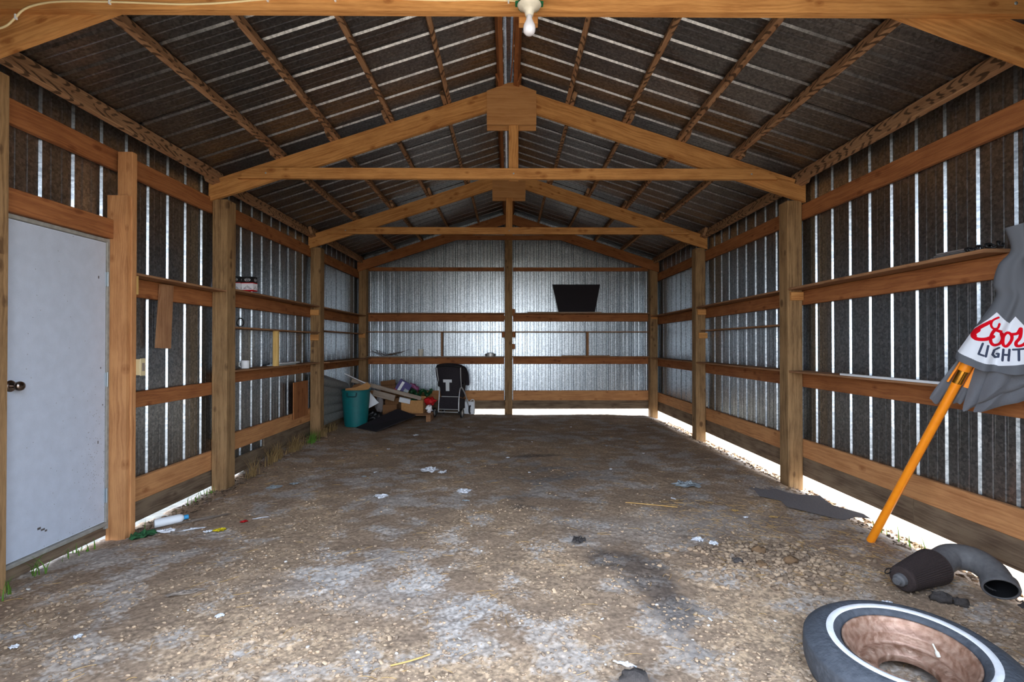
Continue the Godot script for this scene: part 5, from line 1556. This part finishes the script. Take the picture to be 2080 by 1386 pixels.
	for i in 520:
		var f: float = r.randf() * 14.9
		var p: Vector3 = gp[int(f)].lerp(gp[mini(int(f) + 1, 15)], fposmod(f, 1.0))
		var dv := Vector3(r.randfn(), r.randfn(), r.randfn()).normalized()
		var sd := dv.cross(Vector3(r.randfn(), r.randfn(), r.randfn())).normalized() * 0.008
		tri(gl, p + sd, p - sd, p + dv * r.randf_range(0.04, 0.085), p - Vector3(0, 0, 1))
	var tin := mi("tinsel", gl.commit(), M.foil_green, gar)
	tin.set_meta("kind", "stuff")
	# bags and packets
	put(mi("red_bag", lump_mesh(Vector3(0.20, 0.13, 0.16), 44, 18, 0.5), M.red), Vector3(-1.445, 0.315, -8.96), Vector3.ZERO, "crumpled red wrapping beside the tan box, next to the stroller", "bag")
	put(mi("white_bag", lump_mesh(Vector3(0.11, 0.13, 0.08), 45, 16, 0.5), M.paper), Vector3(-1.455, top + 0.075, -8.90), Vector3.ZERO, "small white bag under the red wrapping", "bag")
	put(mi("white_packet", bar_mesh(Vector3(-0.10, -0.045, -0.02), Vector3(0.10, 0.045, 0.02), 0.006), M.white), Vector3(-1.88, top + 0.235, -8.81), Vector3(0.25, 0, -0.22), "white packet slipping over the edge of the tan box", "packet")
	put(mi("green_packet", lump_mesh(Vector3(0.15, 0.07, 0.1), 46, 12, 0.4), M.foil_green), Vector3(-1.74, top + 0.225, -8.90), Vector3.ZERO, "green packet in the tan box behind the white one", "packet")
	var wb := mi("white_board", prism_mesh([Vector2(-0.06, -0.12), Vector2(0.12, -0.02), Vector2(0.08, 0.02), Vector2(-0.04, 0.17)], Vector3(-2.40, 0.35, -8.56), Vector3(1, 0, -0.2), Vector3(0, 0.97, -0.2), Vector3(0, 0.003, 0.02)), M.white)
	tag(wb, "white broken board standing between the teal bin and the boxes", "board")
	put(mi("lumpy_sack", lump_mesh(Vector3(0.16, 0.30, 0.12), 47, 14, 0.3), M.mat_grey), Vector3(-2.33, top + 0.16, -8.80), Vector3.ZERO, "grey lumpy sack left of the small brown box", "sack")
	put(mi("rubbish_bag", lump_mesh(Vector3(0.34, 0.20, 0.22), 48, 18, 0.4), M.black_plastic), Vector3(-2.38, 0.10, -8.52), Vector3.ZERO, "black rubbish bag low in the heap behind the teal bin", "bag")
	# black board on the ground
	var a := Vector3(-2.464, 0.006, -7.88)
	var b := Vector3(-2.048, 0.006, -7.526)
	var c := Vector3(-1.614, 0.105, -8.50)
	var d := Vector3(-1.97, 0.205, -8.62)
	var st := stool()
	var up := Vector3(0, 0.014, 0)
	var ctr := (a + b + c + d) / 4 + up / 2
	quad(st, a, b, c, d, ctr + up * 5)
	quad(st, a + up, b + up, c + up, d + up, ctr - up * 5)
	for e in [[a, b], [b, c], [c, d], [d, a]]:
		quad(st, e[0], e[1], e[1] + up, e[0] + up, ctr)
	tag(mi("slanted_board", st.commit(), M.black_board), "black board lying slanted on the floor before the heap", "board")
	# white jug behind the stroller
	var jug := thing("white_jug", "white plastic jug on the floor right of the stroller", "jug", survey(-0.77, 11.6, 0.0))
	mi("body", bar_mesh(Vector3(-0.12, 0.0, -0.07), Vector3(0.11, 0.24, 0.07), 0.02), M.white, jug)
	mi("neck", lathe_mesh(crisp([Vector2(0.04, 0.23), Vector2(0.03, 0.26), Vector2(0.03, 0.28), Vector2(0, 0.28)]), Transform3D(Basis(), Vector3(-0.05, 0, 0)), 20), M.white, jug)
	mi("handle", tube_mesh(smooth_path([Vector3(0.02, 0.24, 0), Vector3(0.05, 0.275, 0), Vector3(0.09, 0.265, 0), Vector3(0.10, 0.21, 0)], 4), 0.01, 6), M.white, jug)

func build_stroller() -> void:
	var s := thing("baby_stroller", "black folded-hood baby stroller with a white T of tape on its back", "stroller", survey(-1.09, 11.15, 0.0), -0.22)
	# local: x right, z towards the camera (the back of the stroller), y up
	var hood := []
	for i in 13:
		var v := i / 12.0
		var y := 0.97 - 0.62 * v
		var w := lerpf(0.245, 0.155, smoothstep(0.25, 1.0, v))
		var row := []
		for j in 17:
			var u := j / 16.0 * 2.0 - 1.0
			var z := 0.06 + 0.05 * (1.0 - u * u) - 0.03 * v - (0.10 if i == 0 else 0.0)
			row.append(Vector3(u * w - 0.04 * (1.0 - v), y + (0.035 * (1.0 - u * u) if i < 3 else 0.0), z))
		hood.append(row)
	var st := stool()
	grid(st, hood, false, false)
	var back := []
	for row in hood:
		var r2 := []
		for p in row:
			r2.append(p - Vector3(0, 0, 0.03))
		back.append(r2)
	grid(st, back, false, true)
	mi("seat_back", st.commit(), M.black_cloth, s)
	# hood bulging to the front and right
	var hp := []
	for i in 9:
		var a := i / 8.0 * 1.9
		var row := []
		for j in 13:
			var u := j / 12.0 * 2.0 - 1.0
			row.append(Vector3(u * 0.25 - 0.02 + 0.03 * a, 0.60 + 0.40 * cos(a - 0.25) * (1.0 - 0.12 * u * u), 0.06 - 0.34 * sin(a)))
		hp.append(row)
	var sh := stool()
	grid(sh, hp, false, false)
	mi("hood", sh.commit(), M.black_cloth, s)
	for sd in [-1.0, 1.0]:
		var sp := []
		for i in 9:
			var v := i / 8.0
			sp.append([Vector3(sd * (0.245 - 0.07 * v), 0.95 - 0.55 * v, 0.05), Vector3(sd * (0.255 - 0.05 * v), 0.95 - 0.55 * v - 0.06, -0.10), Vector3(sd * (0.25 - 0.04 * v), 0.86 - 0.5 * v, -0.22)])
		var ss := stool()
		grid(ss, sp, false, sd < 0)
		mi("side_panel", ss.commit(), M.black_cloth, s)
		# frame tubes
		mi("frame_tube", tube_mesh(smooth_path([Vector3(sd * 0.20, 0.10, 0.12), Vector3(sd * 0.195, 0.30, 0.10), Vector3(sd * 0.20, 0.50, 0.06), Vector3(sd * 0.21, 0.56, 0.0)], 4), 0.011, 8), M.chrome, s)
		mi("frame_tube", tube_mesh(smooth_path([Vector3(sd * 0.21, 0.56, 0.0), Vector3(sd * 0.235, 0.42, -0.15), Vector3(sd * 0.25, 0.10, -0.38)], 4), 0.011, 8), M.chrome, s)
		mi("frame_tube", tube_mesh(smooth_path([Vector3(sd * 0.21, 0.56, 0.0), Vector3(sd * 0.225, 0.75, 0.08), Vector3(sd * 0.235, 0.93, 0.12)], 4), 0.010, 8), M.chrome, s)
		mi("hub_joint", lathe_mesh(crisp([Vector2(0, -0.02), Vector2(0.045, -0.02), Vector2(0.045, 0.02), Vector2(0, 0.02)]), up_to(Vector3(1, 0, 0), Vector3(sd * 0.235, 0.60, -0.04)), 20), M.black_plastic, s)
		for zz in [0.14, -0.38]:
			var wh := mi("wheel", lathe_mesh([Vector2(0.062, -0.016), Vector2(0.084, -0.014), Vector2(0.09, 0.0), Vector2(0.084, 0.014), Vector2(0.062, 0.016), Vector2(0.062, -0.016)], up_to(Vector3(1, 0, 0), Vector3(sd * 0.27, 0.09, zz)), 28), M.black_plastic, s)
			mi("wheel_disc", lathe_mesh([Vector2(0.0, -0.02), Vector2(0.02, -0.018), Vector2(0.03, -0.008), Vector2(0.063, -0.008), Vector2(0.063, 0.008), Vector2(0.03, 0.008), Vector2(0.02, 0.018), Vector2(0, 0.02)], up_to(Vector3(1, 0, 0), Vector3(sd * 0.27, 0.09, zz)), 28), M.chrome, wh)
			mi("axle_block", bar_mesh(Vector3(sd * 0.20, 0.07, zz - 0.02), Vector3(sd * 0.25, 0.12, zz + 0.02)), M.black_plastic, s)
	mi("cross_bar", tube_mesh([Vector3(-0.20, 0.10, 0.125), Vector3(0.20, 0.10, 0.125)], 0.011, 8), M.chrome, s)
	mi("cross_bar", tube_mesh([Vector3(-0.20, 0.15, 0.118), Vector3(0.20, 0.15, 0.118)], 0.008, 8), M.chrome, s)
	mi("cross_bar", tube_mesh([Vector3(-0.14, 0.385, 0.10), Vector3(0.19, 0.385, 0.10)], 0.009, 8), M.chrome, s)
	mi("handle_bar", tube_mesh(smooth_path([Vector3(-0.235, 0.93, 0.12), Vector3(-0.15, 0.955, 0.135), Vector3(0.15, 0.955, 0.135), Vector3(0.235, 0.93, 0.12)], 4), 0.012, 8), M.black_plastic, s)
	var bk := []
	for i in 7:
		var v := i / 6.0
		var row := []
		for j in 9:
			var u := j / 8.0 * 2.0 - 1.0
			row.append(Vector3(u * 0.185, 0.375 - 0.245 * v, 0.10 + 0.035 * sin(PI * v) - 0.012 * u * u))
		bk.append(row)
	var sb := stool()
	grid(sb, bk, false, false)
	for k in 2:
		var x := -0.185 if k == 0 else 0.185
		quad(sb, Vector3(x, 0.375, 0.09), Vector3(x, 0.13, 0.09), Vector3(x, 0.13, -0.30), Vector3(x, 0.30, -0.30), Vector3(0, 0.2, -0.1))
	quad(sb, Vector3(-0.185, 0.13, 0.09), Vector3(0.185, 0.13, 0.09), Vector3(0.185, 0.13, -0.30), Vector3(-0.185, 0.13, -0.30), Vector3(0, 0.3, -0.1))
	mi("basket", sb.commit(), M.black_cloth, s)
	mi("seat", bar_mesh(Vector3(-0.16, 0.36, -0.28), Vector3(0.16, 0.41, 0.05), 0.015), M.black_cloth, s)
	var tl := mi("tape_letter", prism_mesh([Vector2(-0.085, 0.0), Vector2(0.085, 0.0), Vector2(0.085, -0.055), Vector2(0.035, -0.055), Vector2(0.035, -0.215), Vector2(-0.035, -0.215), Vector2(-0.035, -0.055), Vector2(-0.085, -0.055)], Vector3(-0.02, 0.705, 0.118), Vector3(1, 0, 0), Vector3(0, 0.995, 0.05), Vector3(0, 0, 0.002)), M.white, s)
	tl.set_meta("label", "white letter T made of tape")

# ------------------------------------------------------------------
func _ready() -> void:
	rng.seed = 2024
	# camera
	var cam := Camera3D.new()
	cam.name = "camera"
	add_child(cam)
	cam.position = Vector3(0, 1.36, 0)
	cam.rotation_degrees = Vector3(0.41, -0.41, 0)
	cam.fov = rad_to_deg(2.0 * atan(693.0 / 985.0))
	cam.near = 0.02
	cam.current = true
	# sky and exposure
	var env := Environment.new()
	env.background_mode = Environment.BG_SKY
	var sky := Sky.new()
	var sm := ProceduralSkyMaterial.new()
	sm.sky_top_color = Color(0.70, 0.77, 0.87)
	sm.sky_horizon_color = Color(0.93, 0.94, 0.95)
	sm.ground_bottom_color = Color(0.50, 0.48, 0.44)
	sm.ground_horizon_color = Color(0.70, 0.70, 0.68)
	sm.energy_multiplier = 2.6
	sky.sky_material = sm
	env.sky = sky
	env.tonemap_mode = Environment.TONE_MAPPER_LINEAR
	env.tonemap_exposure = 3.9
	env.sdfgi_enabled = true
	env.ssao_enabled = true
	env.ssil_enabled = true
	var we := WorldEnvironment.new()
	we.name = "world"
	we.environment = env
	add_child(we)
	# sun, high over the right side of the shed, softened by thin cloud
	var sun := DirectionalLight3D.new()
	sun.name = "sun"
	sun.light_color = Color(1.0, 0.96, 0.90)
	sun.light_energy = 1.6
	sun.light_angular_distance = 4.0
	sun.shadow_enabled = true
	sun.rotation_degrees = Vector3(-58, 88, 0)
	add_child(sun)

	n_low.seed = 1; n_low.frequency = 0.01
	n_mid.seed = 2; n_mid.frequency = 0.01
	n_fine.seed = 3; n_fine.frequency = 0.01
	n_cell.seed = 4; n_cell.frequency = 0.01
	n_fine.fractal_octaves = 3
	n_cell.noise_type = FastNoiseLite.TYPE_CELLULAR
	n_cell.cellular_return_type = FastNoiseLite.RETURN_CELL_VALUE
	make_materials()
	build_shell()
	build_frame()
	build_shelves()
	build_door()
	build_lamp()
	build_wall_things()
	build_umbrella()
	build_tyre()
	build_intake()
	build_heap()
	build_stroller()
	build_litter()
